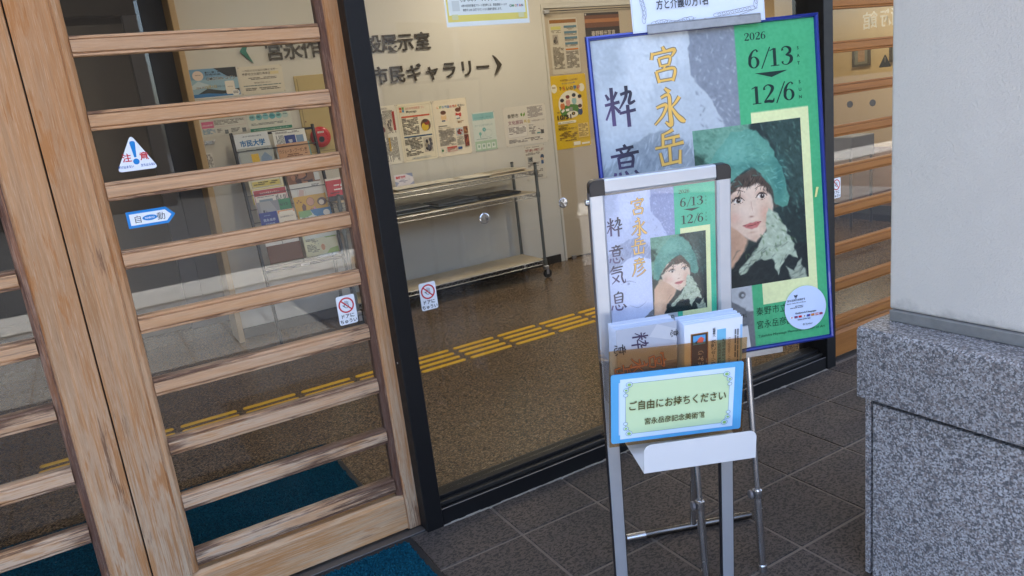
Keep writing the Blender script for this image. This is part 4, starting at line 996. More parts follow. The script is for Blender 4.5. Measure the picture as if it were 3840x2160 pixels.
s = Sheet(.37, .52, (48,36,28)); s.rect(0, .40, .37, .50, (110,66,36)); s.rect(0, .44, .37, .47, (170,110,60)); s.text('秦野観光写真', .06, .33, .05, (205,195,180), .01, width=.26); s.text('コンクール', .06, .26, .045, (190,180,165), .01, width=.24); s.photo(.05, .04, .32, .22, [(70,55,45),(120,80,50),(60,70,80)]); s.ell(.012, .508, .008, .008, (190,180,170), 10)
poster('photo_contest_poster', s, 3.985, 1.55, 'dark brown photo contest poster partly hidden behind the blue frame', 'poster', 3.2035)

# ---- wheeled wire shelf
SX0, SX1, SY0, SY1 = 1.49, 3.085, 2.79, 3.15
sh = thing('wire_shelf', 'grey pipe wire shelf on casters below the wall newsletters', 'shelf', Matrix.Translation((0, 0, 0)))
for x in (SX0, SX1):
    for y in (SY0, SY1):
        p_ = obj('post', tubeb((x, y, .105), (x, y, .925), .0125, 14), grey_pipe, sh, smooth=True)
        obj('cap', lathe(bm_(), [(.014, .925), (.014, .932), (.008, .936)], 'Z', 14, (x, y, 0)), blk_plastic, p_)
        cs = obj('caster', lathe(bm_(), [(.012, -.013), (.033, -.013), (.036, -.006), (.036, .006), (.033, .013), (.012, .013)], 'Y', 24, (x+.012, y, .037)), rubber, sh)
        obj('fork', boxb(x-.016, x+.022, y-.018, y+.018, .076, .104, .004), steel, cs)
        for sgn in (-1, 1): obj('fork', boxb(x-.004, x+.018, y+sgn*.017-.0015, y+sgn*.017+.0015, .034, .075), steel, cs)
for z in (.875, .70, .155):
    d = obj('deck', boxb(SX0+.004, SX1-.004, SY0+.012, SY1-.012, z-.008, z+.004, .002), shelf_wood, sh)
    bm = bm_()
    for y in (SY0, SY1):
        for dz in (0, -.032): tube(bm, (SX0+.014, y-.012*(1 if y == SY0 else -1)*0, z+dz-.004), (SX1-.014, y, z+dz-.004), .0035, 6)
        k = 0; x = SX0+.02; stp = .024
        while x < SX1-.03:
            tube(bm, (x, y, z-.004 if k % 2 else z-.036), (x+stp, y, z-.036 if k % 2 else z-.004), .0017, 4, cap=False); x += stp; k += 1
    for x in (SX0, SX1):
        for dz in (0, -.032): tube(bm, (x, SY0+.014, z+dz-.004), (x, SY1-.014, z+dz-.004), .0035, 6)
        for k in range(12): y = SY0+.02+k*.027; tube(bm, (x, y, z-.036 if k % 2 else z-.004), (x, y+.027, z-.004 if k % 2 else z-.036), .0017, 4, cap=False)
    obj('wire_truss', bm, wire_m, d)
    for x in (SX0, SX1):
        for y in (SY0, SY1): obj('collar', lathe(bm_(), [(.0135, z-.042), (.0175, z-.04), (.0165, z+.002), (.0135, z+.004)], 'Z', 14, (x, y, 0)), grey_pipe, d)
def pile(name, x, y, z, w_, d_, n_, label, cols, rot=0.0, th=.004):
    t_ = thing(name, label, 'papers', Matrix.Translation((x, y, z)) @ Matrix.Rotation(R_(rot), 4, 'Z'))
    zz = .0006
    for k in range(n_):
        s = Sheet(w_, d_, cols[k % len(cols)], th); s.para(.02, .02, w_-.02, d_-.02, .012, (130,125,115), .85)
        s.photo(w_*.1, d_*.15, w_*.45, d_*.5, [(170,160,145),(110,90,70),(150,110,80)], 6)
        am, ph = random.uniform(.002, .006), random.random()*6
        s.V = [(vx, vy, vz+am*(1+math.sin(vx*14+ph))) for vx, vy, vz in s.V]
        s.obj('newspaper', ink, t_, Matrix.Translation((-w_/2+random.uniform(-.015,.015), -d_/2+random.uniform(-.01,.01), zz)) @ Matrix.Rotation(random.uniform(-.08,.08), 4, 'Z'))
        zz += th+.0022
NP = [(196,188,170), (206,200,186), (188,178,160)]
pile('newspaper_pile', 1.72, 2.96, .880, .30, .24, 2, 'yellowed newspapers lying on the shelf top behind the black post', NP)
pile('newspaper_pile', 2.12, 2.93, .880, .38, .22, 2, 'flat newspapers on the shelf top below the cream newsletter', NP, 4)
pile('newspaper_pile', 2.50, 2.96, .880, .38, .25, 2, 'newspapers in the middle of the shelf top', NP, -5)
pile('newspaper_pile', 2.86, 2.96, .880, .34, .24, 3, 'open newspaper with brown pictures at the right shelf end', [(196,186,166), (205,170,130)], 6)
GRB = [(120,122,122), (150,152,150), (70,74,80)]
pile('paper_stack', 1.98, 2.95, .705, .34, .26, 5, 'grey papers on the middle shelf board next to the post', GRB, 0, .006)
pile('paper_stack', 2.40, 2.95, .705, .34, .25, 4, 'grey papers stacked at the centre of the middle shelf', GRB, 3, .006)
pile('paper_stack', 2.80, 2.97, .705, .36, .24, 3, 'dark magazines at the right end of the middle shelf', [(60,62,68), (90,92,96)], -3, .005)
s = Sheet(.15, .092, (214,208,214), .001); s.poly([(.0,.0),(.03,.03),(.0,.045)], (150,160,185)); s.poly([(.09,.092),(.15,.092),(.15,.06)], (140,150,180)); s.poly([(.10,.0),(.15,.0),(.15,.03)], (160,165,190)); s.text('秦野市展', .012, .06, .022, (200,60,70), .03, width=.08); s.para(.03, .02, .12, .05, .009, (140,140,160), .7)
tag(s.obj('leaning_card', ink, None, Matrix.Translation((2.014, 3.045, .893)) @ Matrix.Rotation(R_(76), 4, 'X')), 'small white and blue card leaning on the shelf top', 'card')
bn = thing('red_booklet', 'red booklet with white lettering at the left shelf end', 'booklet', Matrix.Translation((1.545, 2.93, .880)) @ Matrix.Rotation(R_(-8), 4, 'X'))
s = Sheet(.17, .16, (186,20,28), .012); s.rect(0, .145, .17, .16, (226,214,200)); s.text('二紀', .05, .075, .05, (240,235,230), .03); s.rect(0, .0, .17, .035, (40,38,36)); s.para(.02, .04, .15, .06, .012, (60,20,20))
s.obj('cover', ink_gloss, bn, Matrix.Translation((-.085, 0, 0)) @ Matrix.Rotation(R_(90), 4, 'X'))

# ---- leaning brochure rack
RT = math.atan(.32/1.4)
RM = Matrix.Translation((.925, 2.80, 0)) @ Matrix.Rotation(-RT, 4, 'X')
rk = thing('brochure_rack', 'black tubular brochure rack leaning against the poster wall', 'rack', RM)
for x in (.012, .566):
    obj('post', tubeb((x, 0, .004), (x, 0, 1.455), .0115, 12), blk_plastic, rk, smooth=True)
    obj('slotted_rail', boxb(x-.006, x+.006, -.022, -.012, .55, 1.45), blk_plastic, rk)
obj('centre_rail', boxb(.284, .296, .004, .016, .52, 1.44), blk_plastic, rk)
for z in (.50, 1.43): obj('crossbar', tubeb((.012, 0, z), (.566, 0, z), .009, 10), blk_plastic, rk)
obj('knob', lathe(bm_(), [(.008, -.03), (.010, .03)], 'X', 10, (.29, -.002, .50)), steel, rk)
for z in (1.33, 1.22, 1.03, .935, .845, .77, .535):
    obj('pocket', boxb(.02, .558, -.030, -.002, z-.012, z-.009, .0005), blk_plastic, rk)
    obj('pocket_lip', boxb(.02, .558, -.034, -.031, z-.012, z+.012, .0005), glass_mat('pocket_lip_%d' % int(z*100), (.8,.82,.8,1), 1.2), rk) if z < .6 else None
def brochure(s, x, z, label, dep=.02, cat='brochure', name='brochure'):
    M = RM @ Matrix.Translation((x, -dep, z)) @ Matrix.Rotation(R_(90), 4, 'X')
    return tag(s.obj(name, ink_gloss, None, M), label, cat, 'brochures in the leaning rack')
def bsheet(h, col, w_=.225): return Sheet(w_, h, col, .004)
s = bsheet(.20, (214,220,226)); s.text('市民大学', .03, .115, .045, (40,110,170), .04, width=.165); s.text('上智大学 秦野市民向け公開講座', .05, .175, .010, (80,100,120), .02, width=.13); s.para(.02, .02, .2, .09, .012, (120,130,140)); brochure(s, .022, 1.240, 'white brochure with blue lettering, top left of the rack', .012)
s = bsheet(.20, (216,218,216)); s.rect(.075, .03, .15, .165, (25,50,130)); s.text('学', .112, .11, .03, (220,225,235), .02, center=True); s.para_v(.01, .02, .07, .17, .009, (110,115,120)); s.rect(.155, .05, .205, .16, (110,140,175)); s.para(.02, .175, .2, .192, .007, (110,110,110)); brochure(s, .276, 1.230, 'newspaper leaflet with dark blue block, top right of the rack', .012)
s = bsheet(.20, (170,175,172)); s.para(.05, .165, .2, .185, .010, (80,85,85)); s.rect(.075, .08, .125, .155, (220,180,60)); s.poly([(.13,.08),(.2,.08),(.21,.12),(.17,.16),(.14,.13)], (130,150,175)); brochure(s, .028, 1.140, 'grey leaflet with yellow block, second row left in the rack', .020)
s = bsheet(.20, (196,150,112)); s.text('ウジェーヌ・ブーダン展', .01, .135, .03, (80,50,40), .01, width=.19); s.para(.02, .1, .2, .125, .011, (120,80,60), .6); s.poly([(0,0),(.22,0),(.22,.08),(.1,.06),(0,.075)], (150,120,100)); s.rect(.215,.02,.225,.2,(110,150,140)); brochure(s, .284, 1.138, 'tan exhibition leaflet, second row right in the rack', .020)
s = bsheet(.20, (222,216,190)); s.frame(.015, .11, .21, .19, .002, (90,80,40)); s.rect(.02, .115, .205, .15, (214,196,110)); s.para(.03, .12, .195, .145, .012, (90,80,50), .6); s.rect(0, 0, .225, .1, (216,196,90)); brochure(s, .046, .958, 'cream and yellow leaflet, third row left in the rack', .014)
s = bsheet(.20, (120,84,62)); s.photo(.0, .02, .19, .2, [(130,90,66),(70,45,38),(50,40,40),(170,120,90)], 12); s.rect(.19, .1, .225, .2, (200,204,206)); brochure(s, .300, .962, 'brown photo leaflet, third row right in the rack', .014)
s = bsheet(.20, (222,216,210)); s.rect(.008, .155, .217, .192, (180,50,60)); s.text('はだの市民ギャラリー', .11, .166, .016, (235,215,210), .02, center=True, width=.13); s.frame(.005, .01, .22, .195, .004, (170,50,60)); s.rect(.03, .07, .12, .13, (120,140,155)); s.para_v(.13, .03, .21, .145, .010, (70,70,75)); s.para(.02, .135, .2, .15, .008, (90,90,95)); brochure(s, .054, .852, 'red bordered leaflet, fourth row left in the rack', .022)
s = bsheet(.20, (204,204,200)); s.poly([(.04,.1),(.06,.16),(.09,.15),(.08,.1),(.06,.06)], (196,170,165)); s.para(.15, .165, .215, .185, .009, (110,105,105)); s.ring(.07,.13,.03,.04,.028,.038,(180,165,160)); s.poly([(.1,.08),(.18,.07),(.2,.1),(.12,.11)], (190,185,182)); brochure(s, .304, .852, 'pale line drawing leaflet, fourth row right in the rack', .022)
s = bsheet(.20, (140,142,152)); s.rect(.145, .0, .225, .2, (40,130,80)); s.text('6/13', .152, .155, .026, (25,45,40), .02, width=.05); s.text('12/6', .152, .115, .026, (25,45,40), .02, width=.05); s.poly([(.02,.2),(.09,.2),(.14,.1),(.1,.02),(.02,.02)], (165,166,172)); s.text('粋', .03, .115, .035, (50,45,60), .02); brochure(s, .060, .766, 'grey and green exhibition leaflet, fifth row left in the rack', .030)
s = bsheet(.20, (205,160,50)); s.ring(.11, .155, .028, .03, .025, .027, (120,80,60)); s.ell(.11, .155, .025, .027, (200,150,120)); s.ell(.19, .145, .034, .028, (90,60,40)); s.ell(.185, .14, .018, .018, (220,205,180)); s.poly([(.05,.02),(.075,.13),(.06,.15),(.045,.13)], (110,70,50)); s.poly([(.08,.05),(.13,.12),(.17,.05)], (215,150,160)); s.text('白', .11, .085, .03, (120,60,60), .01, center=True); [s.ell(.02+.012*k, .16+.012*(k % 2), .006, .005, (120,70,30)) for k in range(3)]; brochure(s, .308, .762, 'yellow illustrated leaflet, fifth row right in the rack', .030)
s = Sheet(.118, .15, (30,50,140), .004); s.text('宮永岳彦', .06, .09, .02, (190,205,235), .01, center=True, width=.08); s.text('記念美術館', .06, .068, .011, (170,190,230), .01, center=True, width=.06); s.poly([(.0,.0),(.118,.0),(.118,.03),(.05,.06),(0,.03)], (90,110,190)); s.para(.03,.118,.09,.13,.007,(150,170,220)); brochure(s, .059, .742, 'small blue museum leaflet standing low left in the rack', .036)
s = Sheet(.118, .15, (232,222,206), .004); s.rect(.004, .128, .114, .148, (220,150,90)); s.rect(.012, .118, .106, .14, (236,228,214)); s.text('はだの浮世絵ギャラリー', .059, .098, .012, (80,70,65), .02, center=True, width=.095); s.rect(.03, .0, .1, .07, (150,110,90)); brochure(s, .180, .742, 'small white and orange leaflet beside the blue one in the rack', .036)
s = bsheet(.20, (216,222,214)); s.poly([(.08,.2),(.225,.2),(.225,.12),(.15,.13),(.1,.16)], (60,120,170)); s.ell(.19, .165, .024, .022, (235,238,240)); s.text('古墳 de YOGA', .012, .125, .04, (60,90,110), 0, width=.17); s.poly([(.0,.2),(.08,.2),(.09,.165),(.03,.15),(0,.16)], (130,170,110)); s.para(.02, .03, .2, .11, .012, (120,130,125)); brochure(s, .320, .660, 'yoga leaflet with blue sky, sixth row right in the rack', .038)
s = Sheet(.228, .16, (226,224,220), .004); s.rect(.112, .0, .115, .16, (90,90,92)); brochure(s, .056, .545, 'pale double page leaflet behind the brown folder in the rack', .020)
tag(obj('brown_folder', boxb(0, .228, -.008, 0, 0, .122, .002), brown_leather, None, RM @ Matrix.Translation((.056, -.030, .543))), 'brown leather folder in the lowest left pocket of the rack', 'folder')
s = Sheet(.230, .19, (222,220,186), .004); s.poly([(.07,.19),(.23,.19),(.23,.11),(.16,.11),(.1,.14)], (140,175,85)); s.poly([(.14,.0),(.23,.0),(.23,.04),(.17,.03)], (160,185,100)); s.para(.015, .02, .1, .13, .010, (120,120,105), .8); s.ell(.125, .05, .014, .022, (205,150,110)); s.text('古墳', .02, .145, .018, (70,90,60), .02); brochure(s, .306, .542, 'green and white leaflet in the lowest right pocket of the rack', .034)

# ================================================================== PIER on the right
pr_ = thing('plaster_pier', 'grey sprayed plaster pier on a speckled granite base at right', 'pier', Matrix.Translation((1.74, -1.06, 0)))
bm = bm_(); box(bm, 0, .62, -1.9, 0, .772, 2.898, .006, 2)
obj('plaster_body', bm, plaster_m, pr_)
obj('stone_band', boxb(-.010, .61, -1.9, -.006, .7425, .7715, .002), plain('weathered_grey_stone', (.20,.195,.185), .9, 0, .3, 30, .4, 160), pr_)
def slab(name, x0, x1, y0, y1, z0, z1, mat, bev=.0025): return obj(name, boxb(x0, x1, y0, y1, z0, z1, bev, 2), mat, pr_)
# cap: front face toward the entrance path, top slightly sloped
cap = extrude_profile([(-.093, .545), (-.093, .729), (-.083, .737), (-.012, .7418), (.6, .7418), (.6, .545)], 'Y', -1.9, .030)
bmesh.ops.bevel(cap, geom=[e for e in cap.edges if e.calc_length() > .15], offset=.002, segments=1, affect='EDGES')
obj('granite_cap', cap, granite_cap_m, pr_)
slab('granite_panel', -.070, -.042, -.80, -.002, .004, .5260, granite_panel_m)
slab('granite_panel', -.070, -.042, -1.9, -.806, .004, .5260, granite_panel_m)
slab('granite_end_panel', -.068, .6, .006, .022, .004, .5425, granite_panel_m)
obj('core', boxb(-.044, .59, -1.88, .004, 0, .544), baseboard_m, pr_)

# ================================================================== FRAMED POSTER ON ITS CHROME EASEL
def frame_M(o, yaw, tilt, L):
    """local x right, y back, z up along the leaning plane; origin on the ground under the panel's left edge"""
    r = Vector((math.cos(yaw), math.sin(yaw), 0)); bk = Vector((-math.sin(yaw), math.cos(yaw), 0))
    up = math.cos(tilt)*Vector((0, 0, 1))+math.sin(tilt)*bk; nb = up.cross(r)
    b = Vector(o)-up*L
    return Matrix(((r.x, nb.x, up.x, b.x), (r.y, nb.y, up.y, b.y), (r.z, nb.z, up.z, b.z), (0, 0, 0, 1)))
BT = .06772; BL_ = .67179/math.cos(BT)
BM = frame_M((1.12321, -.69884, .67179), -.36515, BT, BL_)
BMi = BM.inverted()
SHEET_ROT = Matrix.Rotation(R_(90), 4, 'X')
def art(s, ox, top, W, sky_tint=0):
    X = lambda u: ox+u*W
    Y = lambda v: top-v*W
    Hh = 1.414
    pt = lambda L_: [(X(u), Y(v)) for u, v in L_]
    g0, g1, g2 = ((186,196,204), (134,142,154), (204,212,218))
    if sky_tint: g0, g1, g2 = ((186,196,224), (146,156,192), (204,212,238))  # bluish tint painted into the print for sky reflected in the cover
    P = Paint(250 if not sky_tint else 170, 1.414, g0)
    P.poly([(-.1,-.1),(.16,-.1),(.12,.14),(.05,.2),(-.1,.17)], tuple(c-12 for c in g0), .03, .03)
    P.poly([(.16,-.1),(.43,-.1),(.42,.12),(.3,.2),(.2,.3),(.14,.2)], g2, .05, .04)
    P.poly([(.43,-.1),(.7,-.1),(.7,.45),(.56,.45),(.55,.38),(.5,.28),(.48,.25),(.42,.18),(.425,.1)], g1, .006, .012)
    P.strokes(150, (.44,.0,.63,.42), [tuple(c+d for c in g1) for d in (-14,10,22,46)], .022, .004, 70, 60, op=.55, seed=3)
    P.strokes(200, (0,0,.42,.42), [tuple(c+d for c in g0) for d in (-12,8,14)], .04, .006, 60, 40, op=.4, seed=4)
    P.poly([(-.1,.6),(.04,.52),(.14,.44),(.22,.405),(.3,.40),(.36,.44),(.4,.49),(.43,.62),(.3,.56),(.2,.58),(.1,.66),(-.1,.76)], tuple(c-34 for c in g0), .008, .014, 22)
    P.strokes(170, (.0,.41,.42,.64), [tuple(c+d for c in g0) for d in (-54,-26,12)], .05, .003, 118, 18, lambda u, v: v > .40+abs(u-.27)*.45 and v < .60+abs(u-.3)*.35, .6, 5)
    P.poly([(-.1,.74),(.1,.66),(.2,.58),(.3,.56),(.43,.62),(.43,1.05),(.3,1.16),(.12,1.2),(-.1,1.16)], g2, .012, .01, 8)
    P.line([(.13,.80),(.2,.775),(.27,.80)], .004, tuple(c-70 for c in g0), .8); P.ell(.2, .80, .016, .014, tuple(c-60 for c in g0), .5, .7)
    P.line([(.20,1.0),(.28,1.03),(.36,.98)], .004, tuple(c-55 for c in g0), .8); P.blob(.08, 1.0, .1, .2, tuple(c-18 for c in g0), .6)
    P.poly([(-.1,1.18),(.12,1.2),(.3,1.16),(.43,1.05),(.7,1.05),(.7,1.5),(-.1,1.5)], (112,116,120), .008, .012, 12)
    P.poly([(.40,1.12),(.66,1.12),(.66,1.25),(.60,1.24),(.52,1.17)], (190,194,196), .008, .014, 14); P.ell(.585, 1.165, .02, .02, (96,98,100), .4); P.ell(.588, 1.167, .009, .009, (180,184,186), .4)
    P.strokes(60, (.3,1.2,.62,1.4), [(134,138,142),(98,102,106)], .03, .004, 150, 40, op=.4, seed=6)
    P.poly([(.634,-.1),(1.1,-.1),(1.1,1.5),(.634,1.5)], (74,176,122) if not sky_tint else (70,186,148), .002, 0, 6, 8)
    P.poly([(.684,.37),(.951,.37),(.951,1.224),(.684,1.224)], (228,234,176), .002, 0, 3)
    # the picture: a loosely painted woman in a green hat (plain generic figure)
    px = lambda u: .413+u*.5
    pv = lambda v: .417+v*.713
    q = lambda L_: [(px(u), pv(v)) for u, v in L_]
    inpic = lambda u, v: .415 < u < .911 and .419 < v < 1.128
    before = P.img.copy()
    D0 = (34,50,50)
    P.poly(q([(0,0),(1,0),(1,1),(0,1)]), D0, .002, 0, 10)
    P.poly(q([(-.1,-.1),(.62,-.1),(.5,.06),(.2,.18),(.08,.3),(.03,.5),(-.1,.55)]), (110,158,136), .02, .03, 30)
    P.poly(q([(-.1,.10),(.1,.15),(.08,.28),(-.1,.38)]), (50,80,68), .02, .04, 30)
    P.poly(q([(.60,-.1),(1.1,-.1),(1.1,.5),(.88,.52),(.84,.34),(.72,.14)]), (50,74,70), .02, .03, 26)
    P.strokes(170, (px(.6),pv(0),px(1),pv(.62)), [(80,116,106),(40,56,54),(28,40,40),(106,140,126)], .028, .004, 65, 35, inpic, .5, 7)
    P.strokes(90, (px(0),pv(0),px(.5),pv(.3)), [(150,190,166),(70,110,92),(100,150,128)], .026, .004, 40, 40, inpic, .45, 8)
    SK, SH, LT = (232,204,180), (194,154,128), (244,222,202)
    P.poly(q([(.0,1.05),(.03,.66),(.14,.54),(.3,.56),(.44,.7),(.36,.82),(.2,1.05)]), (212,172,142), .012, .008, 10)
    P.blob(px(.3), pv(.72), .05, .06, SH, .75, 30); P.blob(px(.1), pv(.85), .04, .12, (226,190,160), .6)
    P.poly(q([(.15,.46),(.28,.36),(.5,.28),(.66,.36),(.705,.5),(.66,.61),(.58,.69),(.51,.725),(.44,.705),(.33,.63),(.2,.57)]), SK, .008, .005, 8)
    P.blob(px(.62), pv(.58), .03, .08, (200,160,134), .6); P.blob(px(.24), pv(.56), .03, .05, (204,164,138), .7, 20); P.blob(px(.42), pv(.53), .05, .05, LT, .6)
    P.blob(px(.33), pv(.56), .035, .03, (226,160,140), .35); P.blob(px(.61), pv(.55), .025, .03, (220,154,134), .35); P.blob(px(.48), pv(.40), .07, .04, LT, .4); P.blob(px(.5), pv(.70), .03, .02, SH, .4)
    for (u, v, e) in ((.365,.455,1), (.59,.445,.88)):
        P.blob(px(u), pv(v-.018), .034*e, .016, (186,140,116), .55)
        P.ell(px(u), pv(v), .026*e, .0115, (238,228,216), .35); P.ell(px(u+.008), pv(v), .0125, .0125, (58,46,42), .35); P.ell(px(u+.014), pv(v-.004), .0032, .0032, (236,230,224), .5)
        P.line([(px(u-.06*e), pv(v+.006)), (px(u-.02), pv(v-.018)), (px(u+.03*e), pv(v-.016)), (px(u+.064*e), pv(v+.002))], .0042, (48,38,36))
        P.line([(px(u-.04*e), pv(v+.017)), (px(u+.01), pv(v+.021)), (px(u+.05*e), pv(v+.010))], .0016, (140,104,90), .7)
        P.line([(px(u-.065*e), pv(v-.05)), (px(u), pv(v-.066)), (px(u+.07*e), pv(v-.05))], .0035, (112,84,72), .75)
    P.line([(px(.487), pv(.46)), (px(.497), pv(.52)), (px(.512), pv(.552))], .0026, (206,164,140), .7); P.blob(px(.485), pv(.563), .012, .005, (160,112,94), .8); P.blob(px(.505), pv(.535), .008, .012, LT, .7)
    P.poly(q([(.395,.612),(.44,.606),(.47,.600),(.49,.604),(.52,.598),(.575,.600),(.53,.634),(.48,.642),(.43,.632)]), (196,112,106), .005, .002, 6); P.line([(px(.39), pv(.610)), (px(.48), pv(.618)), (px(.58), pv(.598))], .0022, (120,62,62), .9); P.blob(px(.485), pv(.630), .02, .005, (220,146,138), .6); P.blob(px(.48), pv(.662), .022, .006, (196,152,128), .6)
    P.poly(q([(.14,.50),(.22,.42),(.36,.32),(.52,.265),(.66,.33),(.74,.44),(.76,.52),(.70,.53),(.69,.46),(.62,.385),(.56,.36),(.48,.375),(.38,.38),(.28,.42),(.2,.49)]), (80,66,58), .008, .012, 16)
    P.strokes(150, (px(.2),pv(.28),px(.70),pv(.45)), [(44,38,36),(86,70,60),(60,50,46),(120,100,84)], .030, .0018, 112, 16, lambda u, v: (v-pv(.30)) > abs(u-px(.52))*.62 and (v-pv(.30)) < .055+abs(u-px(.52))*.62, .85, 9)
    P.poly(q([(.02,.53),(.03,.42),(.08,.26),(.2,.14),(.36,.03),(.55,.03),(.70,.13),(.80,.3),(.855,.47),(.82,.53),(.72,.51),(.68,.39),(.6,.30),(.5,.255),(.38,.30),(.26,.37),(.18,.45),(.1,.55)]), (96,156,138), .006, .012, 26)
    P.blob(px(.36), pv(.16), .09, .08, (128,190,172), .6, 35); P.blob(px(.76), pv(.36), .04, .12, (52,114,108), .7); P.blob(px(.12), pv(.42), .04, .1, (60,126,118), .6); P.blob(px(.52), pv(.25), .12, .02, (56,116,108), .55)
    P.strokes(190, (px(.06),pv(.05),px(.84),pv(.5)), [(108,180,164),(70,142,132),(140,200,184),(58,124,116)], .026, .003, 20, 50, lambda u, v: v < pv(.29)+abs(u-px(.5))*.95 and v > pv(.06)+abs(u-px(.45))*.75, .45, 10)
    P.poly(q([(.16,1.1),(.26,.88),(.38,.78),(.52,.735),(.68,.72),(.86,.76),(1.1,.8),(1.1,1.1)]), (30,40,42), .008, .012, 12)
    P.poly(q([(.64,.52),(.72,.56),(.80,.66),(.84,.74),(.90,.80),(.91,.87),(.82,.84),(.76,.86),(.70,.95),(.65,.84),(.55,.84),(.36,.92),(.33,.885),(.46,.80),(.56,.74),(.62,.64)]), (176,190,166), .007, .02, 40)
    P.strokes(110, (px(.40),pv(.54),px(.9),pv(.92)), [(96,126,84),(212,222,206),(150,168,138),(70,98,62)], .022, .0035, 60, 40, lambda u, v: v > pv(.56)+max(0, px(.68)-u)*1.3 and v < pv(.82)+.0 and u < px(.64)+(v-pv(.5))*.75, .55, 12)
    P.poly(q([(.78,.90),(.86,.94),(.92,.86),(.99,1.02),(.84,1.02)]), (160,170,150), .007, .02, 30)
    P.strokes(80, (px(.3),pv(.76),px(1),pv(1)), [(44,56,58),(22,30,32),(60,70,66)], .04, .003, 150, 30, inpic, .35, 13)
    mk = ((P.U > .413) & (P.U < .913) & (P.V > .417) & (P.V < 1.13))[..., None]
    P.img = np.where(mk, P.img, before)
    P.img += (vnoise(P.nh, P.nw, 110, 901)[..., None]-.5)*9
    P.put(s, X(0), Y(0), W)
    # brush lettering
    GOLD, GLOW = (238,190,96), (134,124,104) if not sky_tint else (120,120,140)
    for key, a_, b_, c_, d_ in (('miya',.248,.052,.378,.205), ('ei',.244,.222,.388,.388), ('take',.236,.396,.374,.553), ('hiko',.232,.575,.372,.745)):
        brush(s, key, X(a_), Y(d_), X(c_), Y(b_), GOLD, glow=GLOW)
    for key, a_, b_, c_, d_ in (('iki',.034,.192,.172,.362), ('i2',.036,.436,.172,.600), ('ki',.034,.617,.176,.785), ('iki2',.030,.855,.172,1.03)):
        def cf(x, y, x0=X(a_), y0=Y(d_), w_=X(c_)-X(a_), h_=Y(b_)-Y(d_)):
            t = max(0, min(1, .5*(x-x0)/w_+.6*(y-y0)/h_)); lo, hi = (104,84,132), (46,48,58)
            return tuple(a+(b-a)*t for a, b in zip(lo, hi))
        brush(s, key, X(a_), Y(d_), X(c_), Y(b_), None, colf=cf, wk=1.1)
    DK = (18,48,44)
    serif(s, '2026', X(.675), Y(.068), .031*W, DK, .10*W)
    serif(s, '6/13', X(.684), Y(.185), .077*W, DK, .212*W); serif(s, '12/6', X(.684), Y(.336), .077*W, DK, .212*W)
    s.poly(pt([(.714,.207),(.865,.207),(.79,.230)]), DK)
    for st, v0 in (('SAT', .127), ('SUN', .27)):
        for k, ch in enumerate(st): s.text(ch, X(.918), Y(v0+.032*k), .019*W, (14,66,48), .02, center=True)
    TX = (14,60,44)
    s.text('秦野市立', X(.646), Y(1.268), .041*W, TX, 0, width=.15*W); s.text('宮永岳彦記念美術館', X(.646), Y(1.330), .041*W, TX, 0, width=.325*W)
    s.text('Takehiko Miyanaga Memorial Museum of Art', X(.648), Y(1.374), .017*W, TX, 0, width=.33*W)
    s.text('開館時間｜ 10:00~19:00', X(.03), Y(1.16), .018*W, (70,74,84), 0, width=.25*W)
    s.text('入館料は無料', X(.47), Y(1.27), .022*W, (46,48,52), 0, width=.13*W)
fp = thing('framed_poster', 'large exhibition poster in glossy blue frame on the chrome easel', 'poster', BM @ Matrix.Translation((0, 0, BL_)))
bar_p = [(0, 0), (.0015, -.006), (.0055, -.008), (.0095, -.006), (.0115, -.001), (.0115, .006), (0, .006)]
bm = bm_()
def frame_bars(W, H, fw_, prof):
    """four mitred bars round a rectangle; prof = (distance in from outer edge, depth y)"""
    bm = bm_(); rings = []
    for cx, cz, sx, sz in ((0, 0, 1, 1), (W, 0, -1, 1), (W, H, -1, -1), (0, H, 1, -1)):
        rings.append([bm.verts.new((cx+sx*p[0], p[1], cz+sz*p[0])) for p in prof])
    n_ = len(prof)
    for i in range(4):
        a_, b_ = rings[i], rings[(i+1) % 4]
        for k in range(n_): bm.faces.new((a_[k], a_[(k+1) % n_], b_[(k+1) % n_], b_[k]))
    return bm
obj('frame', frame_bars(.62, .868, .0115, bar_p), blue_gloss, fp)
obj('backing_board', boxb(.004, .616, .0012, .005, .004, .864), paper, fp)
s = Sheet(.599, .847, (170,176,184), .0005, .00002); art(s, .0, .847, .599)
s.obj('printed_poster', ink_art, fp, Matrix.Translation((.0105, .0010, .0105)) @ SHEET_ROT)
s = Sheet(.11, .016, None); s.poly([(0,0),(.006,.001),(.013,.026),(.006,.027)], (226,226,150)); s.obj('tape_scrap', ink, fp, Matrix.Translation((.583, -.0036, .395)) @ SHEET_ROT)
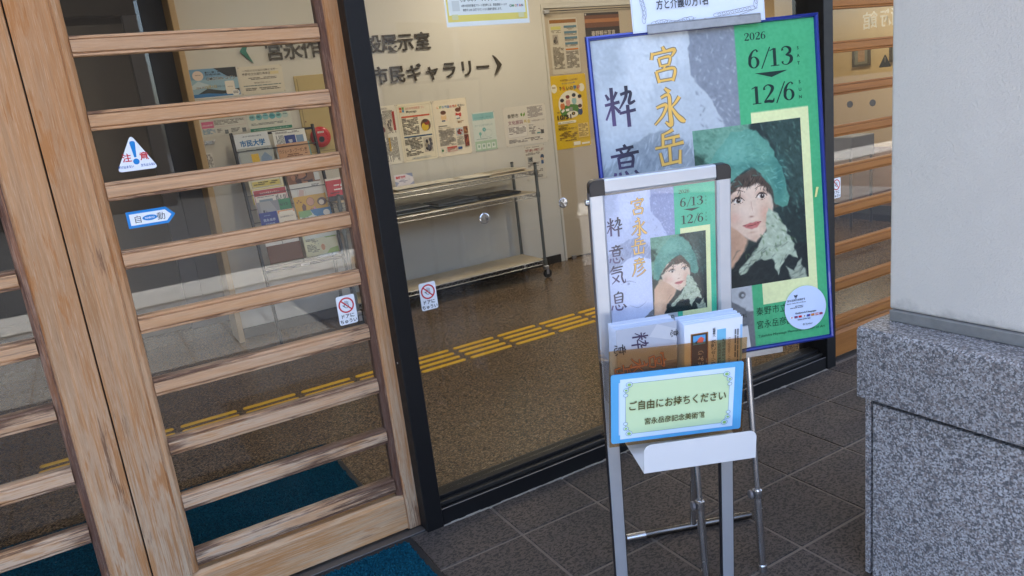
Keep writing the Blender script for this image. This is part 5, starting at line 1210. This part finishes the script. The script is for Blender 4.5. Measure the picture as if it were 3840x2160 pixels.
# round sticker on the poster
s = Sheet(.13, .13, None); r_ = .0610; s.ell(r_, r_, r_, r_, (206,222,250), 48)
s.poly([(.031,.099),(.0385,.099),(.0345,.092)], (50,60,80)); s.ring(.0345,.094,.003,.004,.0016,.0024,(50,60,80)); s.poly([(.0285,.1),(.033,.1),(.0345,.096),(.031,.094)], (50,60,80)); s.poly([(.0405,.1),(.036,.1),(.0345,.096),(.038,.094)], (50,60,80))
s.text('宮永岳彦記念美術館', .035, .0835, .0065, (60,70,90), .02, center=True, width=.052); s.text('Miyanaga Takehiko Memorial Museum', .035, .0765, .0045, (80,90,110), .02, center=True, width=.056); s.para(.016, .060, .055, .070, .0042, (110,120,140)); s.text('Guidance in 8 languages', .061, .0465, .0068, (50,60,80), .03, center=True, width=.062)
for k, cs_ in enumerate((((236,238,244),(205,40,50)), ((60,70,130),(190,60,70)), ((205,30,40),(205,30,40)), ((235,236,240),(70,80,110)), ((50,70,150),(200,50,60)), ((190,50,40),(220,180,60)), ((200,50,50),(236,236,240)), ((190,60,70),(60,70,130)))):
    x = .0145+.0122*k; s.rect(x, .0355, x+.0095, .0415, cs_[0])
    if k in (0, 3): s.ell(x+.0047, .0385, .002, .002, cs_[1])
    else: s.rect(x+(.0060 if k in (4,) else .0), .0375, x+.0095, .0395, cs_[1])
s.para(.035, .026, .088, .0315, .0038, (90,100,120)); s.ring(.052, .0155, .0026, .0026, .0014, .0014, (60,70,90)); s.text('Guidoor', .057, .0135, .0062, (60,70,90), .01)
tag(s.obj('round_sticker', ink_gloss, None, BM @ Matrix.Translation((.0115+.883*.597-.061, -.0040, BL_+.858-1.272*.597-.061)) @ SHEET_ROT), 'round pale blue guidance sticker at the lower right of the big poster', 'sticker')
s = Sheet(.052, .060, (222,222,220), .006); tag(s.obj('white_card', ink, None, BM @ Matrix.Translation((.318, -.0050, BL_+.0125)) @ Matrix.Rotation(R_(-4), 4, 'Y') @ SHEET_ROT), 'small white card stack tucked at the lower left edge of the big poster', 'card')
# easel
ea = thing('easel_stand', 'chrome telescopic easel carrying the blue framed poster', 'easel', BM)
for x in (.200, .374):
    lg = obj('leg', tubeb((x, .022, .006), (x, .022, .255), .0115, 16), chrome, ea, smooth=True)
    obj('collar', lathe(bm_(), [(.0125, .232), (.014, .236), (.014, .256), (.0105, .259)], 'Z', 16, (x, .022, 0)), chrome, lg, smooth=True)
    obj('knob', lathe(bm_(), [(.006, -.014), (.013, -.017), (.013, -.024), (.009, -.026)], 'X', 14, (x, .022, .245)), alu_side, lg)
    obj('rubber_foot', lathe(bm_(), [(.014, .001), (.0135, .02), (.0118, .024)], 'Z', 14, (x, .022, 0)), chrome, lg)
    obj('leg_tube', tubeb((x, .022, .256), (x, .022, 1.50), .0092, 16), chrome, ea, smooth=True)
bl = BMi @ Vector((1.256, -.489, .0135)); brr = BMi @ Vector((1.645, -.645, .0135))
shade_chrome = plain('chrome_mirroring_dark', (.20,.19,.18), .22, 1.0, .1, 20)  # chrome darkened to imitate dark surroundings mirrored in it
rf = obj('rear_foot', tubeb(bl, brr, .0125, 16), shade_chrome, ea, smooth=True)
dv = (brr-bl).normalized()
for a_, b_ in ((bl, bl+dv*.06),): obj('foot_cap', tubeb(a_-dv*.002 if a_ is bl else a_, b_ if a_ is bl else b_+dv*.002, .0134, 16), chrome, rf, smooth=True)
mid = bl.lerp(brr, .53); hub = Vector((.287, .035, BL_+.62))
obj('rear_leg', tubeb(mid+Vector((0, 0, .006)), hub, .0105, 14), chrome, ea, smooth=True)
obj('hub', boxb(.19, .384, .012, .045, BL_+.60, BL_+.64, .004), steel, ea)
lb = bm_(); box(lb, .12, .4545, -.024, .012, BL_-.0085, BL_-.0015, .001); box(lb, .12, .4545, -.0255, -.0235, BL_-.0085, BL_+.0065, .0005)
obj('ledge', lb, steel, ea)
tc = bm_(); box(tc, .157, .456, -.0175, -.0105, BL_+.856, BL_+.8765, .001); box(tc, .157, .456, -.0165, .03, BL_+.8765, BL_+.879, .0008)
obj('top_clip', tc, steel, ea)
obj('mast', boxb(.277, .297, .032, .042, BL_+.62, BL_+.90, .002), steel, ea)
# laminated fee notice standing in the clip
s = Sheet(.350, .247, (222,232,250), .0007)
s.frame(.002,.002,.348,.245,.0015,(196,210,226))
LN = (84,88,104)
for k in range(9):
    x = .058+.0115*k; s.ring(x, .0185+.003*math.sin(k), .0105, .005, .0098, .0043, LN, 16)
for k in range(9):
    x = .222+.0115*k; s.ring(x, .0235+.001*k, .0105, .005, .0098, .0043, LN, 16)
for k in range(9):
    s.ring(.030+.003*math.sin(k), .030+.0105*k, .005, .0105, .0043, .0098, LN, 16); s.ring(.325+.003*math.sin(k), .040+.0105*k, .005, .0105, .0043, .0098, LN, 16)
s.ribbon([(.045,.010,.0005),(.10,.008,.001),(.165,.022,.0005)], LN); s.ribbon([(.185,.018,.0005),(.25,.012,.001),(.33,.03,.0005)], LN)
s.text('方と介護の方1名', .064, .052, .0245, (40,42,52), .012, width=.135); s.text('障害者', .064, .092, .0245, (40,42,52), .012, width=.062); s.text('無　料', .252, .062, .024, (190,30,40), .02, width=.068)
for a_ in range(5): s.ell(.046+.0042*math.cos(a_*1.257), .101+.0042*math.sin(a_*1.257), .0034, .0034, (205,70,50), 10)
tag(s.obj('fee_notice', ink_gloss, None, BM @ Matrix.Translation((.1205, -.0095, BL_+.862)) @ SHEET_ROT), 'white laminated fee notice with scroll border above the blue frame', 'notice')

# ================================================================== ALUMINIUM POSTER STAND
ST = -.0737; SL_ = 1.21270
SM = frame_M((.98883, -.82339, 1.20941), -.37850, ST, SL_)
st = thing('poster_stand', 'aluminium poster stand with black corners before the easel', 'stand', SM)
W = .34; FH = .452
T = SL_
def Zb(b): return SL_+b
for x in (0, W-.034):
    lg = obj('leg', boxb(x+.001, x+.0325, .0012, .021, .004, Zb(-FH)-.001, .0015), alu, st)
    obj('side_channel', boxb(x-.0008, x+.0342, .0032, .0205, .004, Zb(-FH)-.001, .0005), blk_plastic, lg)
    obj('foot', boxb(x-.004, x+.038, -.20, .025, .0005, .0035, .001), alu_side, st)
def snap(x0, x1, z0, z1, vert):
    bm = bm_()
    if vert: pts = [(x0, .002), (x0+.003, 0), (x1-.006, -.0015), (x1-.001, .003), (x1, .02), (x0, .02)]; return extrude_profile(pts if x0 < .1 else [(W-p[0]+0, p[1]) for p in [(p[0]-x0, p[1]) for p in pts]], 'Z', z0, z1)
    pts = [(.002, z1), (0, z1-.003), (-.0015, z0+.006), (.003, z0+.001), (.02, z0), (.02, z1)]
    return extrude_profile(pts, 'X', x0, x1)
obj('frame_side', snap(0, .035, Zb(-FH), Zb(-.036), True), alu, st)
obj('frame_side', snap(0, .035, Zb(-FH), Zb(-.036), True), alu, st).matrix_basis = Matrix.Translation((W, 0, 0)) @ Matrix.Scale(-1, 4, (1, 0, 0))
obj('frame_top', snap(.0362, W-.0362, Zb(-.0345), Zb(0), False), alu, st)
obj('frame_bottom', snap(.0362, W-.0362, Zb(-FH), Zb(-FH+.034), False), alu, st)
obj('side_edge', boxb(-.0012, -.0002, .003, .0215, Zb(-FH), Zb(-.03)), alu_side, st)
obj('back_panel', boxb(.03, W-.03, .008, .016, Zb(-FH+.01), Zb(-.02)), alu_side, st)
def corner(flip):
    P = [(0, 0), (.036, 0), (.036, .036)]
    rr = .014
    for k in range(7): t = R_(90+90*k/6); P.append((rr+rr*math.cos(t), .036-rr+rr*math.sin(t)))
    bm = bm_(); A = [bm.verts.new(((W-p[0] if flip else p[0]), -.0022, Zb(-.036)+p[1])) for p in P]; B = [bm.verts.new(((W-p[0] if flip else p[0]), .0225, Zb(-.036)+p[1])) for p in P]
    n_ = len(P)
    for i in range(n_): bm.faces.new((A[i], A[(i+1) % n_], B[(i+1) % n_], B[i]))
    bm.faces.new(A); bm.faces.new(B[::-1])
    bmesh.ops.bevel(bm, geom=[e for e in bm.edges if abs(e.verts[0].co.y-e.verts[1].co.y) < 1e-5 and e.verts[0].co.y < 0], offset=.0012, segments=1, affect='EDGES')
    return bm
for f in (False, True): obj('corner_cap', corner(f), blk_plastic, st)
obj('bolt', lathe(bm_(), [(.0065, -.0095), (.0075, -.008), (.0075, -.0015)], 'X', 16, (0, .010, Zb(-.050))), chrome, st)
s = Sheet(.276, .39, (170,176,200), .0005, .00002); art(s, .0, .390, .276, 1)  # bluish base and print colours carry the painted sky reflection
s.obj('printed_poster', ink_art, st, Matrix.Translation((.0265, .0065, Zb(-.0385)-.39)) @ SHEET_ROT)
obj('clear_cover', boxb(.0345, W-.0345, .0025, .0035, Zb(-FH+.034), Zb(-.033)), clear_plastic, st)
# white tray
def tray():
    bm = bm_(); a_, b_ = .046, .326; th = .0016
    box(bm, a_, b_, -.150, .002, -.001, .001)
    P = [(a_, 0), (b_, 0)]; rr = .018; h_ = .074
    for k in range(7): t = R_(0+90*k/6); P.append((b_-rr+rr*math.cos(t), h_-rr+rr*math.sin(t)))
    for k in range(7): t = R_(90+90*k/6); P.append((a_+rr+rr*math.cos(t), h_-rr+rr*math.sin(t)))
    A = [bm.verts.new((p[0], -.1515, p[1]-.001)) for p in P]; B = [bm.verts.new((p[0], -.1498, p[1]-.001)) for p in P]; n_ = len(P)
    for i in range(n_): bm.faces.new((A[i], A[(i+1) % n_], B[(i+1) % n_], B[i]))
    bm.faces.new(A); bm.faces.new(B[::-1]); return bm
obj('tray', tray(), white_enamel, st, Matrix.Translation((0, -.001, Zb(-.677))) @ Matrix.Rotation(R_(2.4), 4, 'Y'))
obj('tray_bracket', boxb(.06, .31, .001, .012, Zb(-.69), Zb(-.66), .001), white_enamel, st)
# leaflet pocket: clear sides, amber front
RL = Matrix.Translation((0, 0, Zb(-.45))) @ Matrix.Rotation(R_(3.3), 4, 'Y')
pk = thing('leaflet_pocket', 'amber tinted plastic leaflet pocket hung on the aluminium stand', 'leaflet holder', SM @ RL)
obj('front', boxb(-.004, .338, -.080, -.078, -.19, .062, .0004), amber_plastic, pk)
obj('back', boxb(-.004, .338, -.009, -.006, -.19, .045, .0004), clear_plastic, pk)
for x in (-.0055, .3385): obj('side', boxb(x, x+.0012, -.080, -.006, -.19, .040), clear_plastic, pk)
obj('floor', boxb(-.004, .338, -.0775, -.0095, -.19, -.187), clear_plastic, pk)
obj('tape', boxb(-.0065, -.0058, -.084, -.002, -.07, .03), clear_plastic, pk)
# blue card with the please-take-one notice
cd = thing('take_one_sign', 'sky blue card with yellow green please take one notice', 'sign', SM @ RL)
bm = extrude_profile([(p[0]-.001, p[1]-.178) for p in rounded(.331, .181, .006)], 'Y', -.0846, -.0815); obj('blue_card', bm, blue_card_m, cd)
s = Sheet(.287, .158, (214,232,250), .0005)
s.rect(-.0035, .012, .0, .150, (200,222,246))
s.poly([(.026,.012),(.262,.012),(.262,.018),(.275,.03),(.275,.128),(.262,.14),(.262,.146),(.026,.146),(.026,.14),(.013,.128),(.013,.03),(.026,.018)], (70,110,140))
s.poly([(.0268,.0128),(.2612,.0128),(.2612,.0185),(.2742,.0305),(.2742,.1275),(.2612,.1395),(.2612,.1452),(.0268,.1452),(.0268,.1395),(.0138,.1275),(.0138,.0305),(.0268,.0185)], (206,228,184))
for cx, cy_, fx, fy in ((.0, .0, 1, 1), (.287, 0, -1, 1), (0, .158, 1, -1), (.287, .158, -1, -1)):
    q = lambda x, y: (cx+fx*x, cy_+fy*y)
    for (x, y, r1) in ((.022,.014,.0085), (.014,.028,.007), (.013,.041,.0058)):
        s.ell(*q(x, y), r1, r1*.8, (214,232,240), 20); s.ring(*q(x, y), r1, r1*.8, r1-.0009, r1*.8-.0009, (70,110,140), 20)
    s.ell(*q(.022, .014), .0048, .0038, (150,196,110), 16); s.ell(*q(.014,.028), .0036, .0026, (150,196,110), 14)
BR_ = (88,78,30)
s.text('ご自由にお持ちください', .1435, .078, .0265, BR_, .016, center=True, width=.244); s.text('宮永岳彦記念美術館', .136, .036, .0185, BR_, .016, center=True, width=.152)
s.obj('notice', ink_gloss, cd, Matrix.Translation((.021, -.0848, -.168)) @ SHEET_ROT)
# leaflets
def leaflets(name, label, x, wd, top, n_, printer, dep0, colr=(220,226,238)):
    t_ = thing(name, label, 'leaflets', SM @ Matrix.Translation((x, 0, Zb(top))))
    for k in range(n_):
        last = k == n_-1
        s = Sheet(wd, .262, colr, .0009)
        if last: printer(s)
        dx = -.012*(1-k/(n_-1))*(1 if name == 'x' else 1); dz = .008*(1-k/(n_-1))+random.uniform(-.002, .002)
        o = s.obj('leaflet', ink_gloss, t_, Matrix.Translation((dx*.8, -dep0-k*.0045, -.262+dz)) @ Matrix.Rotation(R_(3), 4, 'X') @ SHEET_ROT)
def prl(s):
    w_, h_ = s.w, s.h
    s.rect(0, 0, w_, h_, (172,178,192)); s.rect(0, 0, w_, h_-.10, (128,122,118)); s.poly([(.0,h_-.14),(.03,h_-.11),(.02,h_-.2),(0,h_-.2)], (150,146,142)); s.poly([(.1,h_),(w_,h_-.02),(w_,h_-.05),(.08,h_-.03)], (190,194,204))
    def rot(key, cx, cy_, k, col, glow=None, wk=1.1):
        for ps, c_, ad in (((K[key], glow, 6),) if glow else ()) + ((K[key], col, 0),):
            for q in ps: s.ribbon([(cx+(p[1]-50)*k/100, cy_-(p[0]-50)*k/100, (p[2]*wk+ad)*k/100) for p in q], c_)
    rot('iki', .058, h_-.035, .042, (56,44,76)); rot('i2', .008, h_-.052, .03, (40,40,46)); rot('i2', .142, h_-.03, .02, (30,30,36))
    rot('miya', .098, h_-.095, .046, (206,140,60), (90,76,60)); rot('ei', .052, h_-.100, .046, (206,140,60), (90,76,60)); rot('take', .012, h_-.112, .044, (206,140,60), (90,76,60))
leaflets('leaflet_stack', 'grey exhibition leaflets standing sideways at left in the pocket', .021, .148, -.340, 7, prl, .030, (212,220,236))
def prr(s):
    w_, h_ = s.w, s.h
    s.rect(0, 0, w_, h_, (226,232,244)); s.rect(.016, .02, .060, h_-.026, (170,120,60)); s.rect(.018, .02, .058, h_-.028, (70,48,34)); s.rect(.022, h_-.056, .053, h_-.032, (90,160,215)); s.poly([(.030,h_-.050),(.046,h_-.052),(.050,h_-.042),(.042,h_-.036),(.036,h_-.040)], (220,100,80)); s.poly([(.026,h_-.05),(.032,h_-.054),(.033,h_-.045)], (40,50,70))
    s.text('美術館だより', .047, h_-.168, .0165, (214,206,196), .01, rot=90, width=.095); s.para_v(.049, h_-.16, .056, h_-.07, .0035, (170,150,120))
    s.text('市民ギャラリーのご案内', .0775, h_-.155, .0125, (50,56,66), .02, rot=90, width=.105); s.text('入場無料', .0775, h_-.042, .008, (60,66,76), .02, rot=90, width=.024)
    s.rect(.082, h_-.15, .104, h_-.024, (120,190,225)); s.text('中央区教育文化研究所', .0915, h_-.135, .0088, (40,60,80), .02, rot=90, width=.075); s.text('子どもと楽しむ写生会 作品展', .1025, h_-.15, .0088, (40,60,80), .02, rot=90, width=.10)
    s.text('10月3日(土)～10月4日(日)', .115, h_-.14, .0072, (70,76,86), .01, rot=90, width=.09); s.para_v(.120, h_-.15, .136, h_-.03, .0062, (100,106,116)); s.rect(w_-.006, .02, w_-.0005, h_-.02, (150,190,230))
leaflets('leaflet_stack', 'white gallery leaflets standing sideways at right in the pocket', .186, .146, -.352, 8, prr, .028, (216,228,248))
